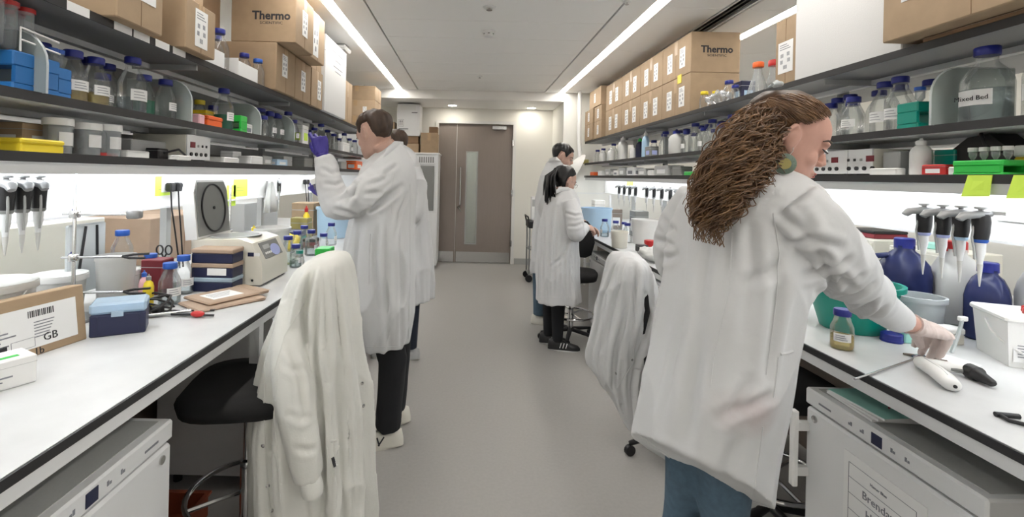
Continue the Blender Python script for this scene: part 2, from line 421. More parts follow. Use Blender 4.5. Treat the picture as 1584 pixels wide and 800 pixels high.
# ================================================================== BENCHES AND SHELVES
def worktop(side, xf, xb, y0, y1, lab):
    s = 1 if side > 0 else -1
    t = thing('worktop', lab, 'worktop', T(0,0,0))
    lo, hi = min(xf, xb), max(xf, xb)
    part('top', MB().box(lo + (.006 if s > 0 else 0), hi - (.006 if s < 0 else 0), y0+.006, y1-.006, .878, .90), 'laminate', t)
    part('edging', MB().box(xf-.006 if s<0 else xf, xf+.006 if s>0 else xf, y0, y1, .876, .8985), 'dark_edge', t)
    part('edging', MB().box(lo, hi, y1-.006, y1, .876, .8985), 'dark_edge', t)
    a = xf + s*.008
    part('apron', MB().box(min(a,a+s*.03), max(a,a+s*.03), y0, y1-.01, .838, .876), 'white_metal', t)
    for yy in (0.55, 2.0 if s < 0 else 2.3, 3.9, 5.8):
        if yy < y1: part('leg', MB().box(min(a,a+s*.04), max(a,a+s*.04), yy-.02, yy+.02, 0, .838), 'white_metal', t)
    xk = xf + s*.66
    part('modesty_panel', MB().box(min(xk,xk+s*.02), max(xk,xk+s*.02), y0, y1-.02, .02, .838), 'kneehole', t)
    return t
worktop(-1, LB, -2.55, -1.2, 6.0, 'long white bench top with black edge on the left of the aisle')
worktop(1, RB, 2.95, -1.2, 7.0, 'long white bench top with black edge on the right of the aisle')
def shelf(side, xf, z, y0, y1, m, lab):
    s = 1 if side > 0 else -1
    t = thing('shelf', lab, 'shelf', T(0,0,0)); xb = xf + s*.73; lo, hi = min(xf+s*.004, xb), max(xf+s*.004, xb)
    part('board', MB().box(lo, hi, y0, y1, z-.026, z), m, t)
    part('front_edging', MB().box(min(xf,xf+s*.004), max(xf,xf+s*.004), y0, y1, z-.028, z+.002), 'dark_edge', t)
    y = y0+.55; 
    while y < y1:
        part('bracket', MB().box(min(xf+s*.03, xf+s*.34), max(xf+s*.03, xf+s*.34), y-.006, y+.006, z-.052, z-.026), 'mid_grey', t); y += 1.18
    part('back_rail', MB().box(xf+s*.27-.018, xf+s*.27+.018, y0, y1, z-.05, z-.027), 'white_metal', t)
    return t
ZB, ZM, ZT = 1.52, 1.70, 2.01
shl = {}
for s, xf, y1, nm in ((-1, LS, 5.95, 'left'), (1, RS, 7.0, 'right')):
    shl[s,'T'] = shelf(s, xf, ZT, -.6, y1, 'grey_metal', 'top shelf carrying cardboard boxes along the %s side' % nm)  # grey board colour holds the shade under the top shelf
    shl[s,'M'] = shelf(s, xf, ZM, -.6, y1, 'white_metal', 'middle shelf full of blue-capped bottles along the %s side' % nm)
    shl[s,'B'] = shelf(s, xf, ZB, -.6, y1, 'white_metal', 'lowest shelf above the bench lights along the %s side' % nm)
    for k, y in enumerate((.25, 1.43, 2.61, 3.79, 4.97, 5.9)):
        x = xf + s*.355
        t = thing('shelf_upright', '%s metal post holding the %s shelves, counted from the camera' % (ORD[k], nm), 'post', T(x, y, .9))
        part('post', MB().box(-.018,.018,-.02,.02,0,ZT-.9-.028), 'mid_grey', t)
        part('foot', MB().box(-.03,.03,-.035,.035,0,.008), 'mid_grey', t)
    x = xf + s*.335
    t = thing('bench_trunking', 'white service panel lit by the strip light behind the %s bench' % nm, 'trunking', T(0,0,0))
    part('panel', MB().box(min(x,x-s*.03), max(x,x-s*.03), -.6, y1, 1.285, ZB-.03), 'white_plastic', t)
    part('lip', MB().box(min(x,x-s*.045), max(x,x-s*.045), -.6, y1, 1.275, 1.285), 'white_metal', t)
    xo = xf + s*.56  # unseen tube, added to brighten what stands behind the panel
    t = thing('bench_light', 'unseen tube light added under the far half of the lowest %s shelf' % nm, 'light', T(0,0,0))
    part('tube', MB().tube([(xo,-.5,ZB-.043),(xo,y1-.1,ZB-.043)], .009, 8), 'tube_lamp', t); part('reflector', MB().box(xo-.03, xo+.03, -.52, y1-.08, ZB-.031, ZB-.0275), 'white_plastic', t)
    t = thing('bench_light', 'bright tube light under the lowest %s shelf' % nm, 'light', T(0,0,0))
    xt = xf + s*.17
    part('tube', MB().tube([(xt,-.5,ZB-.043),(xt,y1-.1,ZB-.043)], .009, 8), 'tube_lamp', t)
    part('reflector', MB().box(xt-.03, xt+.03, -.52, y1-.08, ZB-.031, ZB-.0275), 'white_plastic', t)
    t = thing('shelf_pelmet', 'white pelmet strip hiding the tube light of the %s bench' % nm, 'pelmet', T(0,0,0))
    part('strip', MB().box(xf+s*.02-.004, xf+s*.02+.004, -.6, y1, ZB-.062, ZB-.028), 'white_metal', t)
    part('lip', MB().box(min(xf+s*.02,xf+s*.035), max(xf+s*.02,xf+s*.035), -.6, y1, ZB-.064, ZB-.062), 'white_metal', t)
t = thing('shelf_back_panel', 'dark grey panel behind the bottles of the left middle shelf', 'panel', T(0,0,0))
part('panel', MB().box(-1.70,-1.69,-.6,5.9,ZM,ZT-.055), 'grey_plastic', t); part('rib', MB().box(-1.69,-1.685,-.6,5.9,ZM+.12,ZM+.13), 'mid_grey', t)
t = thing('shelf_back_panel', 'grey panel behind the instruments of the left lowest shelf', 'panel', T(0,0,0))
part('panel', MB().box(-1.70,-1.69,-.6,5.9,ZB,ZM-.055), 'mid_grey', t); part('rib', MB().box(-1.69,-1.685,-.6,5.9,ZB+.05,ZB+.06), 'grey_plastic', t)
# paper tags on the edge of the left top shelf
for px in (121, 190, 219, 251, 277):
    q = PX(px, LS, ZT-.013); part('edge_tag', MB().box(LS+.0005, LS+.002, q.y-.045, q.y+.045, ZT-.028, ZT+.002), 'paper', shl[-1,'T'])
for px, w_ in ((1517,.075),(1590,.07)):
    q = PX(px, RS, ZB); part('edge_note', MB().add([(RS-.001,q.y-w_/2,ZB-.0),(RS-.001,q.y+w_/2,ZB-.0),(RS-.012,q.y+w_/2+.01,ZB-.072),(RS-.004,q.y-w_/2+.006,ZB-.068),(RS-.003,q.y-w_/2,ZB),(RS-.003,q.y+w_/2,ZB),(RS-.014,q.y+w_/2+.01,ZB-.072),(RS-.006,q.y-w_/2+.006,ZB-.068)], [(0,1,2,3),(7,6,5,4),(0,4,5,1),(1,5,6,2),(2,6,7,3),(3,7,4,0)]), 'lime', shl[1,'B'], label='lime sticky note on the shelf edge')
# undercounter fridges
def fridge(side, y0, y1, lab, handle, sheet=False):
    s = 1 if side > 0 else -1; xf = (RB if s > 0 else LB) + s*.004
    t = thing('undercounter_fridge', lab, 'fridge', T(xf, (y0+y1)/2, 0)); W2 = (y1-y0)/2; D = .60
    X = lambda a, b: (min(s*a, s*b), max(s*a, s*b))
    part('body', MB().box(*X(.05, D), -W2, W2, .02, .735), 'fridge_white', t)
    tp = part('top_cover', MB().box(*X(.0, D), -W2-.003, W2+.003, .693, .75, .006), 'fridge_white', t)
    part('top_inlay', MB().box(*X(.03, D-.04), -W2+.02, W2-.02, .7501, .7515), 'fridge_top', tp)
    dr = part('door', MB().box(*X(.002, .048), -W2, W2, .05, .684, .008), 'fridge_white', t)
    part('plinth', MB().box(*X(.06,.5), -W2+.03, W2-.03, 0, .02), 'black', t)
    part('display', MB().box(*X(-.002,.002), -.018, .018, .705, .738), 'navy', tp)
    for k in (-1, 1):
        for j in range(2):
            for i, h in ((0,.012),(1,.007)):
                yy = k*(.05+.045*j)+i*.008*k; part('button', MB().box(*X(-.001,.002), yy-.003, yy+.003, .715, .715+h), 'grey_ink', tp)
    part('logo', MB().box(*X(-.001,.002), .18, .235, .716, .722), 'grey_ink', tp)
    part('lock', MB().lathe([(.012,0),(.012,.004),(.006,.005)], 14, M=T(s*.002, W2-.045, .655, ry=-s*R(90))), 'steel', dr, smooth=40)
    if handle:
        yy = W2-.01
        part('door_handle', MB().box(*X(-.055,-.035), yy-.012, yy+.014, .40, .67, .004).box(*X(-.036,.004), yy-.010, yy+.010, .44,.47).box(*X(-.036,.004), yy-.010, yy+.010, .60,.63), 'white_plastic', dr)
    if sheet:
        sh = part('paper_sheet', MB().box(*X(-.0005,.002), -.16, .12, .22, .63), 'paper', dr, label='printed name list taped to the door')
        for z in (.60,.555,.505,.455): part('rule', MB().box(*X(-.0012,-.0004), -.13,.10,z-.0007,z+.0007), 'grey_ink', sh)
        for yy in (-.13,.10): part('rule', MB().box(*X(-.0012,-.0004), yy-.0007,yy+.0007,.30,.60), 'grey_ink', sh)
        for txt, z, sz in (('Hamer Blue', .578, .012), ('Brendan', .53, .034), ('Hanna', .478, .034)):
            link('lettering', text_mesh(txt, sz, 'grey_ink'), sh, T(s*-.0012, -.01, z) @ (FACE_NX if s > 0 else FACE_PX))
    return t
fridge(-1, .80, 1.40, 'white undercounter fridge below the left bench with blue display', False)
fridge(1, 1.12, 1.72, 'white undercounter fridge below the right bench with name sheet and booklets on it', True, True)
fridge(1, 4.25, 4.85, 'white undercounter fridge below the right bench near the person in black leggings', True)
def pedestal(side, y0, y1, lab, n=3):
    s = 1 if side > 0 else -1; xf = (RB if s > 0 else LB) + s*.03
    t = thing('drawer_unit', lab, 'drawer unit', T(xf, (y0+y1)/2, 0)); W2 = (y1-y0)/2
    X = lambda a, b: (min(s*a, s*b), max(s*a, s*b))
    part('carcass', MB().box(*X(.02,.55), -W2, W2, .06, .80, .003), 'fridge_white', t)
    for sx in (.07, .48):
        for sy in (-1, 1): part('foot', MB().lathe([(.02,0),(.02,.06)],12,M=T(s*sx, sy*(W2-.06), 0)), 'black', t)
    zz = [.07,.40,.60,.79] if n == 3 else [.07,.57,.79]
    for a, b in zip(zz[:-1], zz[1:]):
        dr = part('drawer', MB().box(*X(0,.02), -W2+.003, W2-.003, a+.004, b-.004, .003), 'white_metal', t)
        part('handle', MB().box(*X(-.014,0), -.08, .08, b-.045, b-.033, .003), 'steel', dr)
pedestal(-1, 2.22, 2.72, 'pale drawer unit under the left bench behind the chair with the cream coat')
pedestal(-1, 4.3, 4.9, 'pale drawer unit under the far end of the left bench')
pedestal(1, 3.0, 3.5, 'white drawer unit under the right bench beside the draped coat')
# ================================================================== LABWARE BUILDERS
AUTO = []
def auto(o, attr, place, cat, group=None):
    o['category'] = cat
    if group: o['group'] = group
    AUTO.append((o, attr, place)); return o
def finish_labels():
    d = {}
    for o, a, p in AUTO: d.setdefault((a, p), []).append(o)
    for (a, p), l in d.items():
        l.sort(key=lambda o: o.matrix_world.translation.y)
        for i, o in enumerate(l):
            if len(l) == 1: o['label'] = '%s on %s' % (a, p)
            elif i == len(l)-1: o['label'] = '%s on %s, farthest from camera' % (a, p)
            elif i == 0: o['label'] = '%s on %s, nearest the camera' % (a, p)
            else: o['label'] = '%s on %s, %s from camera' % (a, p, ORD[i])
SZ = {2000:(.068,.26,.034,.030), 1000:(.050,.225,.029,.026), 500:(.043,.178,.028,.025), 250:(.035,.140,.0265,.024), 100:(.028,.102,.022,.02), 50:(.021,.08,.016,.016)}
def b_body(s):
    r, h, rc, hc = SZ[s]; n = rc*.82
    return MB().lathe([(r*.9,0),(r,.006),(r,h*.52),(r*.96,h*.58),(r*.78,h*.68),(n*1.12,h*.78),(n,h*.81),(n,h-hc*.5)], 20).mesh('glass_body','glass',50)
def b_cap(s, m):
    r, h, rc, hc = SZ[s]
    return MB().lathe([(rc*.97,h-hc),(rc,h-hc+.002),(rc,h-.003),(rc*.93,h),(rc*.5,h)], 18).mesh('cap', m, 40)
def b_liq(s, lev, m):
    r, h, rc, hc = SZ[s]
    return MB().lathe([(r*.88,.003),(r*.955,.008),(r*.955,h*.55*lev)], 18).mesh('liquid', m, 50)
def arc_label(r, z0, z1, a0, a1, n=8):
    mb = MB(); rings = []
    vs = []; fs = []
    for k in range(n+1):
        a = a0 + (a1-a0)*k/n
        for rr, z in ((r, z0), (r, z1), (r+.0006, z1), (r+.0006, z0)): vs.append((rr*math.cos(a), rr*math.sin(a), z))
    for k in range(n):
        for j in range(4): fs.append((k*4+j, k*4+(j+1)%4, (k+1)*4+(j+1)%4, (k+1)*4+j))
    fs += [(3,2,1,0), tuple(n*4+j for j in range(4))]
    return mb.add(vs, fs)
WORD = {2000:'very large', 1000:'large', 500:'medium', 250:'small', 100:'tiny', 50:'miniature'}
def bottle(q, s, place, cap='blue_cap', liq=None, lev=.6, paper=None, attr=None, group=None, open_=False, paper_m='paper', note=None):
    x_, y_ = settle(q.x, q.y, SZ[s][0]+.001, SZ[s][0]+.001, q.z); t = thing('reagent_bottle', '', 'bottle', T(x_, y_, q.z))
    link('glass_body', cached(('bb', s), lambda: b_body(s)), t)
    if not open_: link('cap', cached(('bc', s, cap), lambda: b_cap(s, cap)), t)
    if liq: link('liquid', cached(('bl', s, lev, liq), lambda: b_liq(s, lev, liq)), t)
    if paper is not None:
        r, h = SZ[s][:2]
        lb = link('paper_label', cached(('bp', s, paper_m), lambda: arc_label(r+.0004, h*.22, h*.42, -.75, .75).mesh('paper_label', paper_m, 40)), t, Matrix.Rotation(paper, 4, 'Z'))
        def ml():
            mb = MB()
            for k, zz in enumerate((.37,.32,.27)):
                e = arc_label(r+.0012, h*zz-.0011, h*zz+.0011, -.55, .2+.1*k, 5); mb.add(e.v, e.f)
            return mb.mesh('handwriting', 'grey_ink')
        if not note: link('handwriting', cached(('bh', s), ml), lb)
        if note: link('lettering', text_mesh(note, h*.085, 'ink'), lb, T(r+.002, 0, h*.31) @ FACE_PX)
    cn = {'blue_cap':'blue-capped','red':'red-capped','orange':'orange-capped','yellow':'yellow-capped','black':'black-capped','teal':'teal-capped','green':'green-capped','white_plastic':'white-capped','bright_blue':'bright blue-capped'}[cap]
    ln = {None:'', 'water':' of clear liquid', 'green_liquid':' of green liquid', 'amber_liquid':' of amber liquid'}[liq]
    a = attr or ('%s%s %s bottle%s' % ('labelled ' if paper is not None else '', WORD[s], cn, ln))
    if open_: a = attr
    auto(t, a, place, 'bottle', group or 'bottles on ' + place)
    return t
def row(place, z, items, yaw):
    for it in items:
        px, X, s = it[:3]; o = dict(it[3]) if len(it) > 3 else {}
        if 'p' in o: o['paper'] = o.pop('p') + yaw
        bottle(PX(px, X, z), s, place, **o)
def divider(px, side, z, h=.19, lab=''):
    s = side; xf = (RS if s > 0 else LS) - s*.012
    q = PX(px, xf, z)
    occupy(xf+s*.15, q.y, .155, .006, z); t = thing('shelf_divider', lab, 'divider', T(xf, q.y, z))
    r = .10; poly = [(0,.0)] + [(s*(r - r*math.cos(a)), h - r + r*math.sin(a)) for a in [i*R(15) for i in range(7)]] + [(s*.30, h), (s*.30, 0)]
    part('plate', MB().prism([(p[0],p[1]) for p in poly], 1, -.0025, .0025), 'acrylic', t)
    edge = [(p[0]-s*.001, 0, p[1]) for p in poly[:-1]]
    part('edge', MB().tube(edge, .0035, 6), 'frosted', t, smooth=60)
def cbox(cx, cy, z0, dx, dy, dz, lab, m='cardboard', labels=(), text=None, tape='A', side=-1, rz=0., cat='box', group=None, name='cardboard_box', lid=True):
    """side: which aisle side it is on (-1 left: aisle face +x); labels: (face, u, v, w, h) in metres from face centre"""
    t = thing(name, lab, cat, T(cx, cy, z0, rz), group); hx, hy = dx/2, dy/2; b = .004; occupy(cx, cy, hx, hy, z0)
    bd = part('body', MB().box(-hx,hx,-hy,hy,0,dz,b), m, t)
    s = -side
    if lid:  # flap seam round the top and along the middle
        part('flap_seam', MB().box(-hx+.01,hx-.01,-.0015,.0015,dz-.0005,dz+.0006).box(s*(hx+.0004)-.0006,s*(hx+.0004)+.0006,-.0015,.0015,.004,dz-.004), 'cardboard_dark' if m != 'styrofoam' else 'mid_grey', t)
    if tape == 'A':
        part('tape', MB().box(min(s*(hx-.0002),s*(hx+.0008)),max(s*(hx-.0002),s*(hx+.0008)),-.024,.024,dz*.62,dz-.002).box(-hx+.004,hx-.004,-.024,.024,dz-.0002,dz+.0010), 'tape', t)
    elif tape == 'C':
        part('tape', MB().box(-.024,.024,-hy-.0008,-hy+.0002,dz*.62,dz-.002).box(-.024,.024,-hy+.004,hy-.004,dz-.0002,dz+.0010), 'tape', t)
    for (fc, u, v, w_, h_) in labels:
        if fc == 'A': Mf = T(s*(hx+.0008), u, dz/2+v) @ (FACE_PX if s > 0 else FACE_NX)
        else: Mf = T(u, -hy-.0008, dz/2+v) @ FACE_NY
        key = ('ship', round(w_,3), round(h_,3))
        l = link('shipping_label', cached(key, lambda: MB().box(-w_/2,w_/2,-h_/2,h_/2,-.0005,.0005).mesh('shipping_label','paper')), t, Mf)
        def marks():
            mb = MB()
            for k in range(3): mb.box(-w_*.38, w_*(.1+.12*k), h_*(.40-.07*k)-h_*.012, h_*(.40-.07*k)+h_*.012, .0004, .0009)
            for (a, c, ww) in ((-.22,.06,.2),(.2,.08,.2),(-.25,-.14,.18),(.24,-.12,.2),(0,-.32,.26)):
                for i in range(4): mb.box(w_*(a-ww/2)+i*w_*ww/4, w_*(a-ww/2)+i*w_*ww/4+w_*ww*.15, h_*(c-.06), h_*(c+.06), .0004, .0009)
            return mb.mesh('printed_marks', 'grey_ink')
        link('printed_marks', cached(key + ('m',), marks), l)
    if text:
        fc, u, v, sz = text
        base = T(u, -hy-.0006, dz/2+v) @ FACE_NY
        link('lettering', text_mesh('Thermo', sz, 'ink', True), t, base)
        link('lettering', text_mesh('SCIENTIFIC', sz*.32, 'ink'), t, base @ Matrix.Translation((0,-sz*.62,0)) @ Matrix.Scale(1.25,4,(1,0,0)))
    return t
def plainbox(cx, cy, z, dx, dy, dz, m, lab, cat='box', name='carton', lidm=None, rz=0., mark=None, group=None):
    hx, hy = dx/2, dy/2; cx, cy = settle(cx, cy, hx+.003, hy+.003, z); t = thing(name, lab, cat, T(cx, cy, z, rz), group)
    if lidm:
        part('base', MB().box(-hx,hx,-hy,hy,0,dz*.62,.004), m, t); part('lid', MB().box(-hx-.002,hx+.002,-hy-.002,hy+.002,dz*.62,dz,.005), lidm, t)
    else:
        part('body', MB().box(-hx,hx,-hy,hy,0,dz,.004), m, t); part('lid_edge', MB().box(-hx-.0008,hx+.0008,-hy-.0008,hy+.0008,dz*.78,dz*.80), 'mid_grey', t)
    if mark: part('printed_label', MB().box(-hx*.6,hx*.6,-hy-.001,-hy,dz*.2,dz*.6).box(hx,hx+.001,-hy*.6,hy*.6,dz*.2,dz*.6).box(-hx-.001,-hx,-hy*.6,hy*.6,dz*.2,dz*.6), mark, t)
    return t
def tub(q, r0, r1, h, m, lab, cat='tub', rim=.008, name='plastic_tub', lid=None, handle=False, wall=.003):
    x_, y_ = settle(q.x, q.y, r1+rim, r1+rim, q.z); t = thing(name, lab, cat, T(x_, y_, q.z))
    part('body', MB().lathe([(r0*.95,0),(r0,.004),(r1,h-.012),(r1,h),(r1-wall,h),(r0-wall,.006),(.001,.006)],28,cap=False).lathe([(r0*.95,0),(.001,.0001)],28,cap=False), m, t, smooth=50)
    part('rim', MB().lathe([(r1,h-.018),(r1+rim,h-.018),(r1+rim,h+.001),(r1,h+.001)],28,cap=False), m if lid is None else lid, t, smooth=40)
    if lid: part('lid', MB().lathe([(r1+rim*.8,h+.0012),(r1+rim*.8,h+.006),(r1*.9,h+.006),(r1*.88,h+.003)],28), lid, t, smooth=40)
    if handle: part('handle', MB().tube([(r1+rim, 0, h-.02)]+[((r1+rim+.01)*math.cos(a), -(r1+rim+.008)*math.sin(a)*1.0, h-.03-.07*math.sin(a)) for a in [i*math.pi/12 for i in range(1,12)]]+[(-(r1+rim),0,h-.02)], .003, 6), m, t, smooth=60)
    return t
def pipette(q, rz, lab, band='mid_grey', L=.25, group=None, fat=1.):
    t = thing('pipette', lab, 'pipette', T(q.x, q.y, q.z, rz) @ Matrix.Diagonal((fat,fat,1,1)), group)
    # hangs from the top: z 0 is the top of the plunger, local +x is the hook side
    part('plunger', MB().lathe([(.012,0),(.012,-.006),(.005,-.008),(.005,-.03)],12), 'mid_grey', t, smooth=40)
    part('head', MB().tube([(-.016,0,-.022),(.012,0,-.026),(.034,0,-.03),(.045,0,-.044)], [(.013,.010),(.016,.014),(.012,.012),(.007,.010)], 10), 'grey_metal', t, smooth=60)
    part('handle', MB().loft([[(rx*math.cos(a)+ox, ry*math.sin(a), z) for a in [2*math.pi*k/12 for k in range(12)]] for z, rx, ry, ox in ((-.024,.016,.015,0),(-.05,.0175,.016,-.001),(-.085,.016,.0145,-.001),(-.112,.0135,.0135,0),(-.118,.012,.012,0))]), 'black', t, smooth=40)
    part('volume_window', MB().box(-.006,.006,-.0178,-.014,-.085,-.045,.001), 'mid_grey', t)
    part('colour_band', MB().lathe([(.014,-.108),(.0145,-.113),(.012,-.119)],12), band, t, smooth=40)
    part('shaft', MB().lathe([(.010,-.118),(.0095,-.15),(.006,-.175),(.0045,-.20)],12), 'white_metal', t, smooth=50)
    part('tip', MB().lathe([(.0055,-.19),(.0045,-.21),(.0012,-L)],10), 'milky', t, smooth=50)
    part('ejector', MB().tube([(.012,0,-.05),(.018,0,-.10),(.013,0,-.14),(.011,0,-.175)], .0025, 6), 'mid_grey', t, smooth=60)
    return t
def stand(q, h, lab, clamps):
    occupy(q.x+.01, q.y, .08, .06, q.z); t = thing('retort_stand', lab, 'retort stand', T(q.x, q.y, q.z))
    part('base', MB().box(-.07,.09,-.06,.06,0,.012,.003), 'grey_metal', t)
    part('rod', MB().lathe([(.0065,.012),(.0065,h-.003),(.004,h)],12), 'steel', t, smooth=40)
    for (z, yaw, L, jaw) in clamps:
        M = T(0,0,z,yaw)
        c = part('clamp', MB().box(-.014,.014,-.016,.016,-.014,.014,.004).tube([(-.04,0,0),(L,0,0)],.005,8), 'steel', t, M, 60)
        part('knob', MB().lathe([(.012,-.03),(.013,-.022),(.005,-.016)],6).box(-.004,.004,-.018,.018,-.032,-.022,.003), 'blue_cap', c, T(-.02,0,0,0,R(90)), 60)
        part('jaw', MB().tube([(L,0,0),(L+.03,.018,.004),(L+.085,.022,.006)],.005,6).tube([(L,0,0),(L+.03,-.018,-.004),(L+.085,-.022,-.004)],.005,6) if jaw else MB().box(L-.01,L+.035,-.022,.022,-.016,.016,.005), 'black' if jaw else 'grey_metal', c, None, 60)
def jug(q, lab, m, cap, rz=0., s=1., level=None):
    occupy(q.x, q.y, .07*s, .06*s, q.z); t = thing('jug', lab, 'jug', T(q.x, q.y, q.z, rz, s=s))
    def ring(z, rx, ry, n=28): return [(rx*abs(math.cos(a))**.6*(1 if math.cos(a)>0 else -1), ry*abs(math.sin(a))**.6*(1 if math.sin(a)>0 else -1), z) for a in [2*math.pi*k/n for k in range(n)]]
    part('body', MB().loft([ring(0,.06,.05),ring(.006,.066,.056),ring(.14,.066,.056),ring(.17,.060,.050),ring(.20,.04,.038),ring(.215,.024,.024),ring(.23,.024,.024)]), m, t, smooth=50)
    part('cap', MB().lathe([(.027,.222),(.027,.252),(.024,.255)],18), cap, t, smooth=40)
    part('handle', MB().tube([(.045,0,.195),(.078,0,.19),(.088,0,.165),(.086,0,.10),(.075,0,.075),(.06,0,.07)], .010, 8), m, t, smooth=60)
    if level: part('liquid', MB().loft([ring(.004,.056,.046),ring(.008,.062,.052),ring(level,.062,.052)]), 'navy', t, smooth=50)
def glove_lump(q, lab, m, r=(.05,.04,.03), name='crumpled_glove', cat='glove'):
    x_, y_ = settle(q.x, q.y, r[0]*1.1, r[1]*1.1, q.z); t = thing(name, lab, cat, T(x_, y_, q.z))
    mb = MB(); mb.ell((0,0,r[2]), r, 24, 16)
    mb.v = [tuple(Vector(v) * (1 + .45*noise.noise(Vector(v)*28 + Vector((q.x*9, q.y*7, 0))))) for v in mb.v]
    zm = min(v[2] for v in mb.v); mb.v = [(v[0],v[1],v[2]-zm) for v in mb.v]
    part('crumpled_sheet', mb, m, t, smooth=180)
    part('fold', MB().tube([(-r[0]*.5,-r[1]*.6,.003),(0,-r[1]*1.0,.006),(r[0]*.7,-r[1]*.7,.003)], .004, 6), m, t, smooth=180)
def tube_rack(q, dx, dy, h, m, lab, tubes=0, rz=0., capm='red', th=.115, base=.03, name='tube_rack', tr=.014):
    occupy(q.x, q.y, dx/2, dy/2, q.z); t = thing(name, lab, 'rack', T(q.x, q.y, q.z, rz))
    hx, hy = dx/2, dy/2
    part('top_plate', MB().box(-hx,hx,-hy,hy,h*.62,h,.004), m, t); part('bottom_plate', MB().box(-hx,hx,-hy,hy,0,h*.2,.004), m, t)
    for sx in (-1,1): part('end_leg', MB().box(sx*hx-sx*.012 if sx>0 else -hx, hx if sx>0 else -hx+.012, -hy*.9, hy*.9, h*.2, h*.62), m, t)
    return t
def tube50(q, lab, capm='red', L=.115, r=.0145, flip=False, group=None, place=None):
    if not flip and q.z < 1.71 and round(q.z,2) in (1.52,1.70): q.x, q.y = settle(q.x, q.y, r*1.2, r*1.2, q.z)
    t = thing('sample_tube', lab or '', 'tube', T(q.x, q.y, q.z) if not flip else T(q.x, q.y, q.z+L, rx=math.pi), group)
    link('tube_body', cached(('tb',r,L), lambda: MB().lathe([(.003,0),(r,.016),(r,L-.012)],16).mesh('tube_body','clear_plastic',50)), t)
    link('cap', cached(('tc',r,L,capm), lambda: MB().lathe([(r*1.18,L-.014),(r*1.18,L-.001),(r*1.1,L)],16).mesh('cap',capm,40)), t)
    return t
# ================================================================== LEFT TOP SHELF
PLT, PLM, PLB = 'left top shelf', 'left middle shelf', 'left lowest shelf'
PRT, PRM, PRB = 'right top shelf', 'right middle shelf', 'right lowest shelf'
cbox(-1.44, 1.80, ZT+.001, .38, .25, .30, 'cardboard box with white label on left top shelf, nearest the camera', labels=[('A',.02,.02,.12,.14)], tape=None)
cbox(-1.44, 2.20, ZT+.001, .38, .24, .225, 'cardboard box with tall barcode label beside the clear bottles on left top shelf', labels=[('A',.0,0,.10,.17)])
cbox(-1.47, 2.19, ZT+.227, .34, .22, .22, 'small cardboard box stacked on the barcode-labelled box, left top shelf', m='cardboard_light', labels=[('A',0,-.03,.07,.10)])
cbox(-1.83, 2.72, ZT+.001, .40, .72, .70, 'dark box added to darken the gap behind the clear bottles on left top shelf', m='cardboard_dark')  # added box: hides the far light line, stands in for shade between boxes
cbox(-1.47, 3.26, ZT+.001, .40, .33, .305, 'cardboard box under the branded box on left top shelf, nearer one', labels=[('A',-.02,.03,.09,.15)])
cbox(-1.47, 3.60, ZT+.001, .40, .33, .30, 'cardboard box under the branded box on left top shelf, farther one', labels=[('A',-.0,0,.09,.15)])
cbox(-1.36, 3.27, ZT+.308, .42, .34, .34, 'cardboard box with bold lettering on its end, topmost on the left shelf', labels=[('A',.0,0,.10,.17)], text=('C',.05,.0,.075))
cbox(-1.37, 3.61, ZT+.308, .40, .32, .35, 'cardboard box behind the lettered box, topmost on the left shelf', m='cardboard_light', labels=[('A',-.05,0,.12,.30)])
cbox(-1.45, 3.93, ZT+.001, .36, .28, .30, 'narrow cardboard box with two white labels beside the white foam box, lower one', labels=[('A',.05,0,.09,.16),('C',.06,0,.13,.2)])
cbox(-1.45, 3.93, ZT+.303, .34, .26, .30, 'narrow cardboard box with one label beside the white foam box, upper one', labels=[('A',.02,0,.09,.16)])
t = cbox(-1.46, 4.44, ZT+.001, .40, .68, .66, 'big white polystyrene box with faint writing on left top shelf', m='styrofoam', tape=None, lid=False, name='foam_box')
part('lid_joint', MB().box(-.2012,.2012,-.3412,.3412,.52,.524), 'mid_grey', t)
for k, (zz, w_) in enumerate(((.60,.3),(.57,.38),(.50,.2),(.44,.3),(.40,.18))): part('handwriting', MB().box(.2004,.2012,.05-w_/2,.05+w_/2,zz-.004,zz+.004), 'grey_ink', t)
cbox(-1.46, 4.98, ZT+.001, .34, .36, .42, 'cardboard box tucked behind the white foam box on left top shelf', m='cardboard_light')
t = thing('tall_cabinet', 'tall grey cabinet at the far end of the left bench', 'cabinet', T(-1.55, 6.4, 0))
part('body', MB().box(-.35,.35,-.3,.3,.04,2.0,.005), 'mid_grey', t); part('plinth', MB().box(-.33,.33,-.28,.28,0,.04), 'black', t); part('door', MB().box(-.34,.34,-.312,-.302,.06,1.98), 'white_metal', t)
cbox(-1.50, 6.35, 2.001, .50, .42, .22, 'flat cardboard box at the bottom of the stack above the raised glove', m='cardboard', tape='C', labels=[('C',.1,.03,.06,.08)])
cbox(-1.49, 6.35, 2.223, .50, .42, .20, 'flat cardboard box in the middle of the stack above the raised glove', m='cardboard_light', tape='C', labels=[('C',.12,-.02,.05,.07)])
cbox(-1.48, 6.35, 2.425, .48, .40, .18, 'flat cardboard box on top of the stack above the raised glove', m='cardboard', tape='C')
plainbox(-1.56, 6.35, 2.607, .3, .2, .03, 'mid_grey', 'flat grey tray lying on top of the cardboard stack', 'tray', 'tray')
row(PLT, ZT, [(333,-1.44,1000,{'attr':'tall clear bottle with blue cap'}),(350,-1.36,1000,{'attr':'tall clear bottle with blue cap'}),(377,-1.38,500,{'attr':'shorter clear bottle with blue cap'}),(398,-1.36,500,{'attr':'shorter clear bottle with blue cap','cap':'bright_blue'})], 0)
